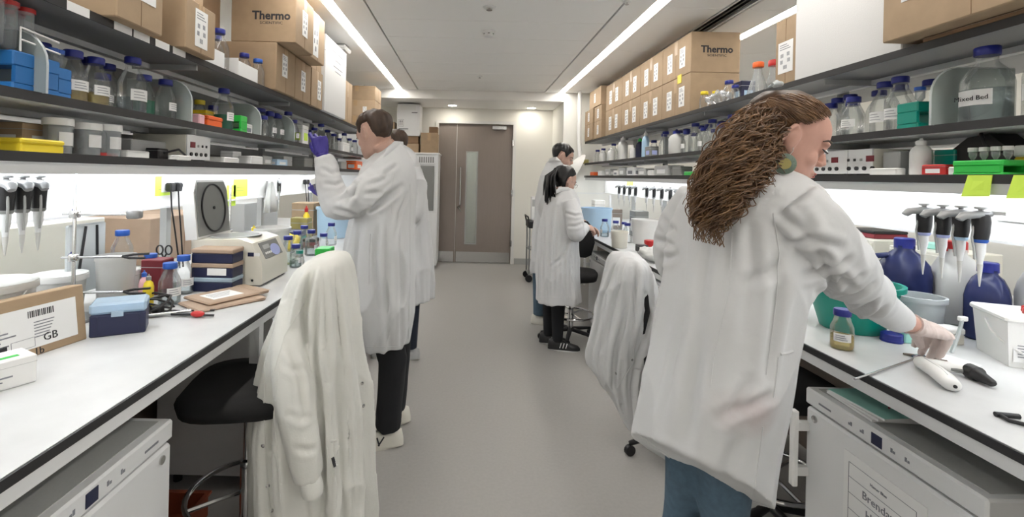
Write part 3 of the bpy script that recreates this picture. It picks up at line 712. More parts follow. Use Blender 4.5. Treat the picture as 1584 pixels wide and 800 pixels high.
for px, lab in ((326,'white open paper sleeve in front of the two tall bottles, left top shelf'), (383,'white paper sleeve around the shorter bottles, left top shelf')):
    q = PX(px, -1.308, ZT)
    t = thing('paper_sleeve', lab, 'sleeve', T(q.x, q.y, ZT))
    part('front_panel', MB().box(-.001,.0,-.11,.13,0,.085), 'paper', t); part('end_panel', MB().box(-.10,-.001,-.111,-.11,0,.10), 'paper', t); part('end_panel', MB().box(-.10,-.001,.13,.131,0,.085), 'paper', t)
# ================================================================== LEFT MIDDLE SHELF
divider(72, -1, ZM, .19, 'clear acrylic divider beside the blue tube racks on left middle shelf')
divider(296, -1, ZM, .19, 'clear acrylic divider beside the orange box on left middle shelf')
divider(403, -1, ZM, .19, 'clear acrylic divider right of the green rack on left middle shelf')
divider(455, -1, ZM, .19, 'clear acrylic divider left of the yellow-white carton on left middle shelf')
q = PX(20, -1.40, ZM); 
t = tube_rack(q, .15, .16, .115, 'rack_blue', 'blue tube rack with red-capped tubes at the near end of left middle shelf')
part('wire_guard', MB().tube([(.076,-.06,.115),(.076,-.06,.185),(.076,.07,.175)],.003,6).tube([(.076,-.06,.15),(.076,.075,.14)],.003,6), 'white_plastic', t, smooth=60)
for k, (px, X) in enumerate(((-10,-1.37),(12,-1.38),(38,-1.39),(22,-1.45))):
    qq = PX(px, X, ZM+.12); qq.z = ZM+.117
    auto(tube50(qq, '', 'red', .15, .021), 'red-capped sample tube in the blue rack', PLM, 'tube', 'red-capped tubes in the blue rack')
q = PX(86, -1.36, ZM); tube_rack(q, .06, .055, .10, 'rack_blue', 'second blue tube rack right of the acrylic divider on left middle shelf')
for px in (80, 90):
    qq = PX(px, -1.36, ZM+.1); qq.z = ZM+.102
    auto(tube50(qq, '', 'bright_blue', .06, .014), 'blue-capped sample tube in the second blue rack', PLM, 'tube', 'tubes in the second blue rack')
q = PX(364,-1.36,ZM); tube_rack(q, .10, .08, .095, 'green', 'bright green tube rack on left middle shelf')
am = 'amber_liquid'
row(PLM, ZM, [(62,-1.56,1000),(98,-1.58,1000),(127,-1.57,1000),(154,-1.57,1000),(107,-1.37,500,{'liq':am,'lev':.55,'p':-.2}),(138,-1.37,500,{'liq':am,'lev':.5,'p':-.2}),
  (158,-1.42,250,{'p':0}),(187,-1.37,1000,{'liq':'water','lev':.5,'p':-.3}),(222,-1.40,500,{'liq':'green_liquid','lev':.7}),(240,-1.55,500,{'cap':'red'}),(255,-1.37,500,{'p':.1}),
  (281,-1.57,500),(272,-1.50,250,{'cap':'red'}),(308,-1.56,500,{'cap':'yellow'}),(329,-1.45,250),(341,-1.37,1000,{'liq':'green_liquid','lev':.65,'p':0}),(363,-1.56,1000),(384,-1.52,500),
  (407,-1.355,250),(417,-1.365,500,{'p':0}),(429,-1.365,500,{'p':0}),(440,-1.365,1000,{'p':-.3}),(449,-1.365,500,{'p':0}),(406,-1.50,1000),(416,-1.50,1000),(426,-1.50,1000),(436,-1.50,1000),(446,-1.50,500),(464,-1.55,500),(478,-1.52,500),(395,-1.52,1000),(486,-1.40,500),(496,-1.38,1000),
  (506,-1.5,1000),(516,-1.40,500),(524,-1.52,500,{'p':0}),(532,-1.42,1000),(540,-1.40,500,{'p':0}),(548,-1.40,500)], 0.)
q = PX(318,-1.37,ZM); plainbox(q.x, q.y, ZM, .10, .14, .055, 'orange', 'orange box with lid left of the tall green-liquid bottle, left middle shelf', lidm='orange')
q = PX(303,-1.35,ZM); plainbox(q.x, q.y, ZM, .06, .05, .05, 'pink', 'pink little box beside the acrylic divider, left middle shelf')
q = PX(306,-1.45,ZM); plainbox(q.x, q.y, ZM, .10, .09, .10, 'yellow', 'yellow carton behind the orange box, left middle shelf')
q = PX(379,-1.38,ZM); plainbox(q.x, q.y, ZM, .10, .10, .06, 'white_plastic', 'white carton behind the divider next to the green rack', mark='grey_ink')
q = PX(463,-1.37,ZM); plainbox(q.x, q.y, ZM, .10, .13, .15, 'paper', 'white and yellow-green carton left of the raised glove, left middle shelf', mark='lime')
q = PX(529,-1.36,ZM); plainbox(q.x, q.y, ZM, .10, .24, .10, 'white_plastic', 'white open carton among bottles right of the raised glove', mark='paper')
q = PX(524,-1.35,ZM); 
# ================================================================== LEFT LOWEST SHELF
q = PX(45,-1.36,ZB); plainbox(q.x, q.y, ZB, .09, .15, .042, 'yellow', 'flat yellow tip box on left lowest shelf', lidm='yellow')
q = PX(40,-1.50,ZB); plainbox(q.x, q.y, ZB, .12, .15, .10, 'cardboard_light', 'small brown carton behind the yellow tip box', mark='paper')
q = PX(5,-1.38,ZB); tub(q, .05, .055, .10, 'milky', 'milky jar at the near end of left lowest shelf', 'jar', name='jar', lid='white_plastic')
for px, X, h in ((72,-1.40,.115),(94,-1.37,.11),(120,-1.37,.12),(141,-1.37,.115),(128,-1.47,.12)):
    q = PX(px, X, ZB); t = tub(q, .038, .040, h, 'clear_plastic', '', 'jar', .003, 'jar', lid='white_plastic')
    part('paper_label', arc_label(.0395,.03,.075,-.8,.8), 'paper', t, smooth=40); auto(t, 'clear plastic jar with white lid and paper label', PLB, 'jar', 'clear jars')
for px in (157,166,175):
    q = PX(px, -1.36, ZB); auto(tube50(q, '', 'red', .10, .0135, True), 'clear tube standing upside down on its red cap', PLB, 'tube', 'upturned red-capped tubes')
q = PX(200,-1.36,ZB); plainbox(q.x, q.y, ZB, .06, .13, .03, 'white_plastic', 'low white carton right of the upturned tubes, left lowest shelf')
q = PX(212,-1.50,ZB); plainbox(q.x, q.y, ZB, .12, .24, .085, 'mid_grey', 'grey instrument box at the back of left lowest shelf')
q = PX(232,-1.42,ZB); t = plainbox(q.x, q.y, ZB, .06, .07, .05, 'black', 'black power adapter on left lowest shelf', 'adapter', 'power_adapter')
part('cable', MB().tube([(.03,0,.03),(.06,.06,.05),(.05,.14,.02),(.04,.2,.004)],.005,6), 'black', t, smooth=60)
q = PX(268,-1.345,ZB); plainbox(q.x, q.y, ZB, .05, .10, .022, 'white_plastic', 'thin white block in front of the cream power supply, left lowest shelf')
def power_supply(q, s, lab, W_=.20, D_=.26, H_=.125):
    occupy(q.x-s*D_/2, q.y, D_/2, W_/2, q.z); t = thing('power_supply', lab, 'power supply', T(q.x, q.y, q.z)); f = s
    X = lambda a, b: (min(f*a,f*b), max(f*a,f*b))
    part('case', MB().box(*X(-D_,-.004),-W_/2,W_/2,.008,H_,.004), 'cream_plastic', t)
    fp = part('front_panel', MB().box(*X(-.004,.002),-W_/2,W_/2,.008,H_,.001), 'white_metal', t)
    part('display', MB().box(*X(.002,.004),-f*0-.075,-.035,H_*.52,H_*.74), 'dark_red', fp)
    for k in range(3): part('button', MB().box(*X(.002,.006),-.015+k*.035,-.003+k*.035,H_*.55,H_*.65,.001), 'black' if k else 'mid_grey', fp)
    for k in range(4): part('socket', MB().lathe([(.009,0),(.009,.006),(.005,.006)],10,M=T(f*.002,-.07+k*.042,H_*.27,ry=f*R(90))), 'black', fp, smooth=40)
    for sy in (-1,1): part('foot', MB().box(*X(-.22,-.02),sy*W_*.4-.01,sy*W_*.4+.01,0,.008), 'black', t)
    return t
q = PX(307,-1.34,ZB); power_supply(q, 1, 'cream electrophoresis power supply with red display on left lowest shelf')
def clutter(side, z, items, place):
    for (px, X, dx, dy, dz, m, what, mk) in items:
        q = PX(px, X, z); t = plainbox(q.x, q.y, z, dx, dy, dz, m, '', mark=mk); auto(t, what, place, 'box')
clutter(-1, ZB, [(345,-1.36,.10,.16,.03,'white_plastic','shallow white tray',None),(357,-1.44,.08,.10,.075,'white_metal','white upright carton',None),(384,-1.36,.08,.16,.05,'paper','white paper carton',None),
 (405,-1.40,.08,.14,.06,'mid_grey','grey carton','paper'),(422,-1.37,.09,.18,.045,'sky_blue','pale blue carton','paper'),(437,-1.40,.08,.16,.075,'mid_grey','tall grey carton',None),(450,-1.36,.08,.18,.05,'white_plastic','low white carton','grey_ink'),
 (468,-1.38,.1,.2,.08,'grey_plastic','dark grey carton',None),(548,-1.36,.12,.30,.10,'orange','orange storage bin','paper'),(525,-1.40,.1,.22,.08,'mid_grey','grey lidded carton',None)], PLB)
q = PX(345,-1.37,ZB); 
# ================================================================== RIGHT TOP SHELF
def rb(y0, y1, z0, h, lab, labels, m='cardboard', **k):
    return cbox(1.69+.19, (y0+y1)/2, z0, .38, y1-y0-.006, h, lab, m=m, labels=labels, side=1, **k)
two = [('A',-.12,-.01,.10,.16),('A',.12,-.01,.10,.16)]
ys = [3.70, 4.25, 4.80, 5.38, 6.02]
for i in range(4):
    rb(ys[i], ys[i+1], ZT+.001, .31, '%s cardboard box from the camera in the bottom row on right top shelf' % ORD[i], two, group='double row of labelled cartons')
    rb(ys[i]+.0, ys[i+1], ZT+.313, .315, '%s cardboard box from the camera in the upper row on right top shelf%s' % (ORD[i], ', bold lettering' if i==0 else ''), two, group='double row of labelled cartons', text=('C',-.02+.03,.02,.075) if i == 0 else None)
q = PX(1033,1.688,2.29)
tag(part('sticky_note', MB().box(1.686,1.689,3.86,3.93,2.27,2.34), 'yellow', None), 'yellow note stuck on the front bottom carton of right top shelf', 'note')
for (y0, y1, z0, h, x0, lab) in ((6.10,6.45,ZT+.001,.22,1.66,'small cardboard box at the far end of right top shelf, bottom, nearer'), (6.47,6.9,ZT+.001,.22,1.64,'small cardboard box at the far end of right top shelf, bottom, farther'), (6.10,6.45,ZT+.223,.20,1.66,'small cardboard box at the far end of right top shelf, middle, nearer'), (6.47,6.9,ZT+.223,.20,1.64,'small cardboard box at the far end of right top shelf, middle, farther'), (6.12,6.7,ZT+.425,.24,1.65,'larger cardboard box on top of the far stack, right top shelf')):
    cbox(x0+.17, (y0+y1)/2, z0, .34, y1-y0-.006, h, lab, labels=[('A',0,0,.08,.12)], side=1, m='cardboard_light' if h > .23 else 'cardboard')
cbox(1.87, 2.585, ZT+.001, .36, .17, .36, 'cardboard box with barcode label beside the white foam box, right top shelf', labels=[('A',.0,-.03,.12,.17)], side=1, tape=None)
t = cbox(1.88, 2.185, ZT+.001, .40, .62, .52, 'big white polystyrene box on right top shelf above the nearest person', m='styrofoam', tape=None, lid=False, side=1, name='foam_box')
part('lid_joint', MB().box(-.2012,.2012,-.3112,.3112,.42,.424), 'mid_grey', t)
cbox(1.80, 1.53, ZT+.02, .42, .66, .36, 'cardboard box with packing tape nearest the camera on right top shelf', labels=[('A',.17,.04,.16,.18)], side=1, m='cardboard')
plainbox(1.82, 1.53, ZT, .30, .5, .0195, 'cardboard_dark', 'flattened cardboard sheet under the nearest box, right top shelf')
row(PRT, ZT, [(1089,1.74,250,{'cap':'yellow','attr':'small clear bottle with yellow cap'}),(1104,1.80,250,{'cap':'yellow','attr':'small clear bottle with yellow cap'}),(1127,1.80,500,{'attr':'clear blue-capped bottle behind plastic bags'})], 0)
row(PRT, ZT, [(1137,1.72,100,{'attr':'tiny clear bottle with blue cap'})], 0)
q = PX(1141,1.86,ZT); plainbox(q.x, q.y, ZT, .10, .10, .17, 'navy', 'dark blue carton with white flecks beside the orange-capped flask', mark='sky_blue')
def conical(q, s, cap, lab, tilt=0):
    x_, y_ = settle(q.x, q.y, .06*s, .06*s, q.z); t = thing('conical_flask', lab, 'flask', T(x_, y_, q.z, s=s))
    part('glass_body', MB().lathe([(.055,0),(.06,.006),(.056,.025),(.022,.14),(.020,.17)],22), 'clear_plastic', t, smooth=50)
    part('cap', MB().lathe([(.03,.168),(.031,.172),(.031,.196),(.028,.2)],20), cap, t, smooth=40)
conical(PX(1172,1.74,ZT), 1.0, 'orange', 'orange-capped conical flask on right top shelf')
conical(PX(1186,1.83,ZT), 1.15, 'red', 'tall red-capped conical flask against the barcode box, right top shelf')
glove_lump(PX(1112,1.73,ZT), 'crumpled clear plastic bag left of the blue-capped bottle, right top shelf', 'clear_plastic', (.06,.12,.05), 'plastic_bag', 'bag')
glove_lump(PX(1150,1.72,ZT), 'flattened clear plastic bag under the orange-capped flask, right top shelf', 'clear_plastic', (.04,.08,.025), 'plastic_bag', 'bag')
# ================================================================== RIGHT MIDDLE SHELF
divider(1439, 1, ZM, .21, 'clear acrylic divider left of the big handwritten bottle, right middle shelf')
q = PX(1422,1.73,ZM); t = tube_rack(q, .10, .09, .10, 'teal', 'teal tube rack beside the acrylic divider, right middle shelf')
row(PRM, ZM, [(1295,1.90,1000),(1314,1.88,1000),(1337,1.92,1000),(1358,1.90,1000),(1373,1.80,1000,{'p':.2}),(1336,1.74,500,{'p':.3}),(1353,1.83,500,{'p':.2}),(1412,1.755,1000,{'p':.3}),(1402,1.92,1000),
  (1525,1.76,2000,{'p':.2,'liq':'water','lev':.8,'note':'Mixed Bed'}),(1595,1.80,2000,{'p':.2}),(1449,1.92,500,{'cap':'red'}),(1284,1.78,500),
  (924,1.76,500),(933,1.74,500),(941,1.80,500),(949,1.80,1000),(1011,1.84,500),(1029,1.78,1000),(1062,1.735,500,{'p':0}),(1075,1.735,1000),(1089,1.735,500,{'p':0}),(1101,1.735,1000),(1115,1.735,500,{'p':0}),(1132,1.735,1000),(1150,1.80,1000),(1170,1.80,500)]+[(1142-11.5*k,1.86,1000 if k % 3 else 500) for k in range(11)], math.pi)
q2 = PX(1422,1.73,ZM); q2.z = ZM+.102; tag(tube50(q2, '', 'bright_blue', .06, .015), 'blue-capped tube standing in the teal rack', 'tube')
q = PX(1396,1.73,ZM); plainbox(q.x, q.y, ZM, .06, .05, .05, 'dark_red', 'dark red little box beside the teal rack, right middle shelf')
glove_lump(PX(1475,1.85,ZM), 'clear wrapped plastic bundle behind the acrylic divider, right middle shelf', 'clear_plastic', (.05,.07,.085), 'plastic_bag', 'bag')
def squeeze(q, h, r, m, cap, lab):
    x_, y_ = settle(q.x, q.y, r, r, q.z); t = thing('wash_bottle', lab, 'bottle', T(x_, y_, q.z))
    part('body', MB().lathe([(r*.9,0),(r,.006),(r,h*.62),(r*.8,h*.74),(r*.42,h*.8),(r*.42,h*.84)],18), m, t, smooth=50)
    part('cap', MB().lathe([(r*.5,h*.82),(r*.5,h*.92),(r*.2,h*.95),(r*.12,h)],14), cap, t, smooth=40)
squeeze(PX(930,1.70,ZM), .15, .035, 'milky', 'white_plastic', 'squat milky bottle at the far end of right middle shelf')
squeeze(PX(945,1.71,ZM), .16, .045, 'milky', 'white_plastic', 'fat milky bottle beside the far blue caps, right middle shelf')
squeeze(PX(963,1.74,ZM), .27, .055, 'milky', 'white_plastic', 'tall milky wash bottle with spout, right middle shelf')
squeeze(PX(978,1.71,ZM), .15, .028, 'white_plastic', 'white_plastic', 'slim white bottle left of the green-capped one, right middle shelf')
squeeze(PX(985,1.75,ZM), .22, .04, 'navy', 'green', 'dark blue bottle with big green cap, right middle shelf')
squeeze(PX(998,1.72,ZM), .26, .035, 'sky_blue', 'white_plastic', 'tall pale spray bottle right of the green cap, right middle shelf')
squeeze(PX(1046,1.73,ZM), .21, .062, 'milky', 'blue_cap', 'broad milky jug-like bottle with blue cap, right middle shelf')
q = PX(905,1.72,ZM); plainbox(q.x, q.y, ZM, .08, .12, .06, 'olive', 'olive green carton at the far end of right middle shelf')
q = PX(1008,1.74,ZM); plainbox(q.x, q.y, ZM, .08, .14, .10, 'grey_plastic', 'dark carton with blue print beside the spray bottle, right middle shelf', mark='cloth_blue')
# ================================================================== RIGHT LOWEST SHELF
q = PX(1278,1.71,ZB); power_supply(q, -1, 'cream power supply with red display beside the nearest person', .26, .26, .115)
q = PX(1330,1.71,ZB); power_supply(q, -1, 'second cream instrument right of the power supply, right lowest shelf', .13, .26, .115)
q = PX(1424,1.74,ZB); squeeze(q, .145, .034, 'white_plastic', 'white_plastic', 'white round bottle on right lowest shelf left of the red box')
clutter(1, ZB, [(1392,1.79,.10,.08,.10,'mid_grey','grey carton beside the cream instrument',None),(1372,1.71,.04,.13,.03,'white_plastic','thin white tray left of the round bottle',None),(1404,1.74,.07,.05,.022,'sky_blue','thin blue folder',None),(1420,1.90,.10,.08,.11,'clear_plastic','clear plastic carton',None),
 (1457,1.73,.07,.09,.04,'red','red box with white label','paper'),(1465,1.84,.08,.08,.10,'teal','dark teal carton at the back',None),(1444,1.80,.08,.06,.085,'olive','olive carton behind the red box',None),(1482,1.72,.06,.04,.03,'white_plastic','little white cube',None),(1490,1.88,.12,.10,.13,'cardboard_dark','brown carton at the back',None),
 (920,1.72,.08,.2,.05,'orange','orange carton',None),(932,1.72,.08,.16,.06,'paper','small white carton',None),(945,1.73,.09,.2,.08,'mid_grey','grey carton at the far end','paper'),(957,1.72,.08,.16,.06,'white_plastic','white lidded carton','grey_ink'),(968,1.74,.1,.2,.09,'mid_grey','tall grey carton','paper'),(982,1.72,.1,.22,.085,'white_metal','white instrument','grey_ink'),(1000,1.74,.1,.2,.07,'mid_grey','low grey carton','paper'),
 (1012,1.72,.08,.12,.05,'paper','white cube carton',None),(1030,1.76,.14,.3,.09,'mid_grey','wide grey instrument','white_metal'),(1055,1.74,.1,.16,.075,'grey_plastic','dark instrument',None),(1072,1.71,.08,.14,.03,'green','flat green box',None),(1100,1.76,.12,.2,.08,'mid_grey','mid grey carton behind the nearest person','paper')], PRB)
q = PX(1530,1.73,ZB); t = tube_rack(q, .09, .16, .05, 'green', 'bright green tube rack on right lowest shelf')
for k in range(4):
    qq = Vector((1.73, q.y-.055+k*.036, ZB+.0505)); auto(tube50(qq, '', 'white_plastic', .045, .011), 'small white-capped tube in the green rack', PRB, 'tube', 'tubes in the green rack')
t = thing('black_pouch', 'black folded bag lying behind the green rack, right lowest shelf', 'bag', T(1.86, PX(1540,1.86,ZB).y, ZB))
part('pouch', MB().prism([(-.11,.0),(-.12,.06),(-.02,.15),(.05,.14),(.13,.08),(.12,0)], 0, -.05, .05), 'black', t); part('strap', MB().tube([(-.05,-.1,.07),(-.08,-.04,.10),(-.055,0,.15)],.006,6), 'black', t, smooth=60)
q = PX(1580,1.76,ZB); plainbox(q.x, q.y, ZB, .10, .10, .10, 'yellow', 'yellow and white carton at the right end of the lowest shelf', lidm='paper')
# ================================================================== LEFT BENCH
ZW = .90
BL, BR = 'the left bench', 'the right bench'
for o_ in ((-1.03-.18,2.565,.18,.17),(-1.215,2.325,.1,.06),(-1.22,1.70,.10,.10),(-1.33,1.47,.06,.16),(1.885,1.60,.115,.115),(1.68,1.79,.065,.05)): occupy(*o_, .90)
# pipettes hanging from a rail on the trunking
def rail(side, y0, y1, xh, z, lab):
    s = side; xp = (RS if s > 0 else LS) + s*.305
    t = thing('pipette_rail', lab, 'pipette rail', T(0,0,0))
    part('bar', MB().box(xh-.004 + s*.03, xh+.004 + s*.03, y0, y1, z-.012, z), 'white_metal', t)
    for yy in (y0+.02, y1-.02): part('arm', MB().box(min(xp, xh+s*.03), max(xp, xh+s*.03), yy-.006, yy+.006, z-.010, z-.002), 'white_metal', t)
ya = []
for k, px in enumerate((10, 36, 61)):
    q = PX(px, -1.44, 1.46); q.z = 1.448; ya.append(q.y)
    pipette(q, R(-35), '%s hanging black pipette from the left edge of the photo, over the milky tub' % ORD[k], 'grey_plastic', .25, 'pipettes hanging on the left', 1.45)
rail(-1, min(ya)-.05, max(ya)+.05, -1.44, 1.435, 'white rail holding the black pipettes on the left')
q = PX(432, -1.50, 1.45); q.z = 1.43; pipette(q, R(-60), 'single black pipette hanging left of the lime papers', 'mid_grey', .30)
rail(-1, q.y-.1, q.y+.1, -1.50, 1.42, 'short rail holding the single pipette by the lime papers')
# near milky tubs
q = PZ(35, 475, ZW); tub(Vector((-1.535,1.53,ZW)), .105, .118, .20, 'milky', 'big milky plastic tub under the hanging pipettes', lid='milky', handle=True)
tub(Vector((-1.62,1.90,ZW)), .075, .085, .15, 'milky', 'smaller milky tub with lid behind the big tub', lid='white_plastic')
# parcel with address label
A, B = PZ(135,524,ZW), PZ(40,556,ZW)
dv = (A-B); dv.z = 0; ang = math.atan2(dv.y, dv.x); Lp = .34
t = thing('parcel', 'brown cardboard parcel with big white address label, standing near left edge', 'parcel', T(A.x, A.y, ZW, ang) @ Matrix.Rotation(R(-7),4,'X'))
part('body', MB().box(-Lp, 0, 0, .06, .0, .185, .003), 'cardboard', t)
l = part('address_label', MB().box(-.31,-.03,-.0012,-.0002,.025,.15), 'paper', t)
for k in range(5): part('print_line', MB().box(-.30,-.30+.05+.02*(k%3),-.0018,-.0012,.10-.012*k,.104-.012*k), 'grey_ink', l)
for k in range(14): part('barcode_bar', MB().box(-.175+k*.0055,-.173+k*.0055+(k%3)*.0009,-.0018,-.0012,.118,.138), 'ink', l)
for k in range(6): part('print_line', MB().box(-.16,-.12+.004*k,-.0018,-.0012,.055+.009*k,.058+.009*k), 'grey_ink', l)
part('stamp_square', MB().box(-.27,-.235,-.0018,-.0012,.03,.055), 'ink', l)
part('ruled_box', MB().box(-.225,-.16,-.0018,-.0012,.030,.031).box(-.225,-.16,-.0018,-.0012,.058,.059).box(-.225,-.224,-.0018,-.0012,.03,.059).box(-.161,-.16,-.0018,-.0012,.03,.059), 'grey_ink', l)
link('lettering', text_mesh('GB', .034, 'ink'), l, T(-.115,-.0018,.048) @ FACE_NY)
link('lettering', text_mesh('1b', .03, 'ink'), t, T(-.15,-.0008,.012) @ FACE_NY)
# white kit box with green stripe
q = PZ(57,590,ZW)
t = thing('kit_box', 'small white kit box with green stripe at the near left corner', 'box', T(q.x, q.y, ZW, R(62)))
part('body', MB().box(-.20,0,0,.09,0,.075,.003), 'white_plastic', t); part('stripe', MB().box(-.17,-.03,.02,.035,.0755,.0762), 'green', t); part('print_line', MB().box(-.13,-.05,-.0008,0,.03,.034).box(-.13,-.07,-.0008,0,.02,.023), 'grey_ink', t); part('lid_seam', MB().box(-.2005,.0005,-.0005,.0905,.056,.0568), 'mid_grey', t)
q = PZ(30,612,ZW)
t = thing('sample_block', 'white plastic tube block with small caps at the left edge', 'tube block', T(q.x-.02, q.y-.045, ZW, R(62)))
part('block', MB().box(-.22,0,0,.09,0,.032,.004), 'white_plastic', t)
for k in range(4):
    for j in range(2): part('tube_cap', MB().lathe([(.007,.032),(.007,.042),(.005,.044)],12,M=T(-.02-.024*k,.02+.03*j,0)), 'milky', t, smooth=40)
# navy tip box
a, b = PZ(137,524,ZW), PZ(225,514,ZW); dv = b-a
t = thing('tip_box', 'navy pipette tip box with pale blue lid on the left bench', 'tip box', T(a.x, a.y, ZW, math.atan2(dv.y, dv.x)))
Lx = math.hypot(dv.x, dv.y)
part('base', MB().box(0,Lx,0,.10,0,.075,.004), 'navy', t); part('lid', MB().box(-.002,Lx+.002,-.002,.102,.076,.115,.008), 'tip_lid', t); part('latch', MB().box(Lx*.38,Lx*.6,-.006,-.002,.066,.086,.001), 'tip_lid', t)
part('side_rib', MB().box(Lx*.12,Lx*.14,-.002,0,.01,.07).box(Lx*.86,Lx*.88,-.002,0,.01,.07), 'navy', t); part('tips', MB().box(.01,Lx-.01,.008,.092,.0755,.09), 'sky_blue', t)
stand(PX(112,-1.50,ZW), .565, 'steel retort stand with two clamps near the hanging pipettes', [(.10,R(12),.17,True),(.235,R(15),.16,True),(.40,R(12),.19,False)])
stand(Vector((-1.43,2.86,ZW)), .55, 'steel retort stand behind the centrifuge', [(.21,R(-20),.14,False)])
bottle(Vector((-1.57,2.17,ZW+.12)), 500, BL, attr='round clear flask-like bottle with bright blue cap', cap='bright_blue', group='bench bottles')
plainbox(-1.57,2.17,ZW,.13,.14,.118,'white_plastic','white instrument block under the round flask, left bench')
tub(Vector((-1.47,2.0,ZW)), .062,.070,.215,'milky','tall white plastic beaker on the left bench behind the tip box','beaker',.004,'beaker')
row(BL, ZW, [(232,-1.50,500,{'cap':'bright_blue'}),(262,-1.28,500,{'liq':'water','lev':.6,'p':-.5,'cap':'bright_blue'}),(283,-1.33,500,{'liq':'water','lev':.5,'p':-.5,'cap':'bright_blue'})], 0)
q = PX(229,-1.33,ZW); squeeze(q, .14, .02, 'yellow', 'grey_plastic', 'slim yellow bottle with grey cap beside the water bottles')
q = PX(222,-1.365,ZW); squeeze(q, .15, .02, 'pink', 'bright_blue', 'slim pink bottle with blue cap beside the white beaker')
q = PX(243,-1.45,ZW); t = plainbox(q.x, q.y, ZW, .10, .09, .16, 'dark_red', 'dark red carton behind the water bottles, left bench')
# scissors in the pot, hanging bag, plugs
q = Vector((-1.50,2.36,ZW)); t = tub(q, .04,.045,.11,'red','red pot holding scissors behind the water bottles','pot',.002,'tool_pot')
t = thing('scissors', 'black-handled scissors standing in the red pot', 'scissors', T(q.x,q.y,ZW+.02))
part('blades', MB().box(-.004,.004,-.001,.001,0,.13), 'steel', t)
for sx in (-1,1): part('handle', MB().tube([(sx*.022+.016*math.cos(a),0,.16+.022*math.sin(a)) for a in [2*math.pi*k/14 for k in range(14)]],.004,6,closed=True).tube([(0,0,.12),(sx*.012,0,.142)],.004,6), 'black', t, smooth=60)
t = thing('plastic_bag', 'grey clear bag with dark strings hanging behind the retort stand', 'bag', T(-1.63,2.04,.95))
mb = MB().box(-.01,.01,-.10,.10,0,.29,.006); part('sheet', mb, 'frosted', t); part('string', MB().tube([(.014,-.07,.0),(.014,-.05,.1),(.014,-.02,.28)],.005,6).tube([(.014,.05,.02),(.014,.04,.28)],.005,6), 'black', t, smooth=60)
def socket(side, y, lab, plugs=2):
    s = side; x = (RS if s > 0 else LS) + s*.305
    t = thing('wall_socket', lab, 'socket', T(x, y, 1.40)); X = lambda a,b: (min(-s*a,-s*b), max(-s*a,-s*b))
    part('face_plate', MB().box(*X(0,.008),-.07,.07,-.043,.043,.002), 'white_plastic', t)
    for k in range(2): part('switch', MB().box(*X(.008,.011),-.045+k*.07,-.030+k*.07,.015,.032), 'white_metal', t)
    for k in range(plugs):
        pg = part('plug', MB().box(*X(.009,.045),-.055+k*.065,-.01+k*.065,-.04,.008,.008), 'black', t)
        part('cable', MB().tube([(-s*.03,-.033+k*.065,-.04),(-s*.035,-.033+k*.065,-.12),(-s*.05,-.02+k*.05,-.26),(-s*.06,.01+k*.03,-.45)],.004,6), 'black', pg, smooth=60)
socket(-1, PX(262,-1.605,1.4).y, 'white double socket with black plugs beside the open centrifuge lid')
socket(-1, PX(470,-1.605,1.4).y, 'white double socket with hanging black cables behind the bottle trio')
socket(1, PX(1578,1.975,1.4).y, 'white double socket at the right end beside the pipettes', 0)
# centrifuge
t = thing('centrifuge', 'cream benchtop centrifuge with its round-panelled lid open', 'centrifuge', T(-1.03, 2.40, ZW))
prof = [(-.36,.006),(-.36,.225),(-.12,.235),(-.055,.215),(-.004,.12),(0,.06),(0,.012),(-.01,.006)]
body = part('body', MB().prism(prof, 1, 0, .33), 'cream_plastic', t, smooth=30)
part('base_skirt', MB().box(-.35,-.012,.01,.32,0,.0065), 'black', t)
part('bowl_rim', MB().lathe([(.125,.0),(.13,.004),(.115,.006),(.11,.001)],32,M=T(-.215,.165,.2305,ry=R(-2))), 'mid_grey', t, smooth=40)
part('rotor_bowl', MB().lathe([(.11,.001),(.02,.0012)],32,M=T(-.215,.165,.2325,ry=R(-2))), 'grey_plastic', t)
Mp = T(-.030,.165,.168) @ Matrix.Rotation(math.atan2(.095,.051),4,'Y')
cp = part('control_panel', MB().box(-.045,.045,-.11,.11,-.002,.003,.002), 'grey_plastic', t, Mp)
part('display', MB().box(-.028,-.004,-.085,-.01,.003,.0045), 'mid_grey', cp)
part('badge', MB().lathe([(.055,.003),(.055,.0042)],24,M=Matrix.Translation((.012,.04,0)) @ Matrix.Diagonal((.6,1,1,1))), 'cloth_blue', cp)
for k in range(4): part('button', MB().box(.012,.024,-.09+k*.02,-.076+k*.02,.003,.0055,.001), 'white_plastic', cp)
part('badge', MB().box(-.075,-.045,-.0012,.0,.15,.17), 'navy', t); part('badge', MB().box(-.043,-.015,-.0012,.0,.152,.168), 'paper', t)
part('screw', MB().lathe([(.006,0),(.006,.003)],10,M=T(-.05,0,.03,rx=R(90))), 'black', t)
ld = part('lid', MB().prism([(-.0,.0),(.33,.0),(.33,.24),(.30,.30),(.03,.30),(0,.24)], 0, -.03, .03), 'white_plastic', t, T(-.36,0,.225,ry=R(-6)))
part('lid_liner', MB().prism([(.012,.012),(.318,.012),(.318,.236),(.292,.288),(.038,.288),(.012,.236)], 0, .0302, .036), 'grey_plastic', ld)
part('sealing_ring', MB().tube([(.038,.165+.115*math.cos(a),.15+.125*math.sin(a)) for a in [2*math.pi*k/40 for k in range(40)]],.005,6,closed=True), 'black', ld, smooth=60)
part('hub', MB().lathe([(.008,0),(.008,.006)],12,M=T(.036,.165,.15,ry=R(90))), 'black', ld)
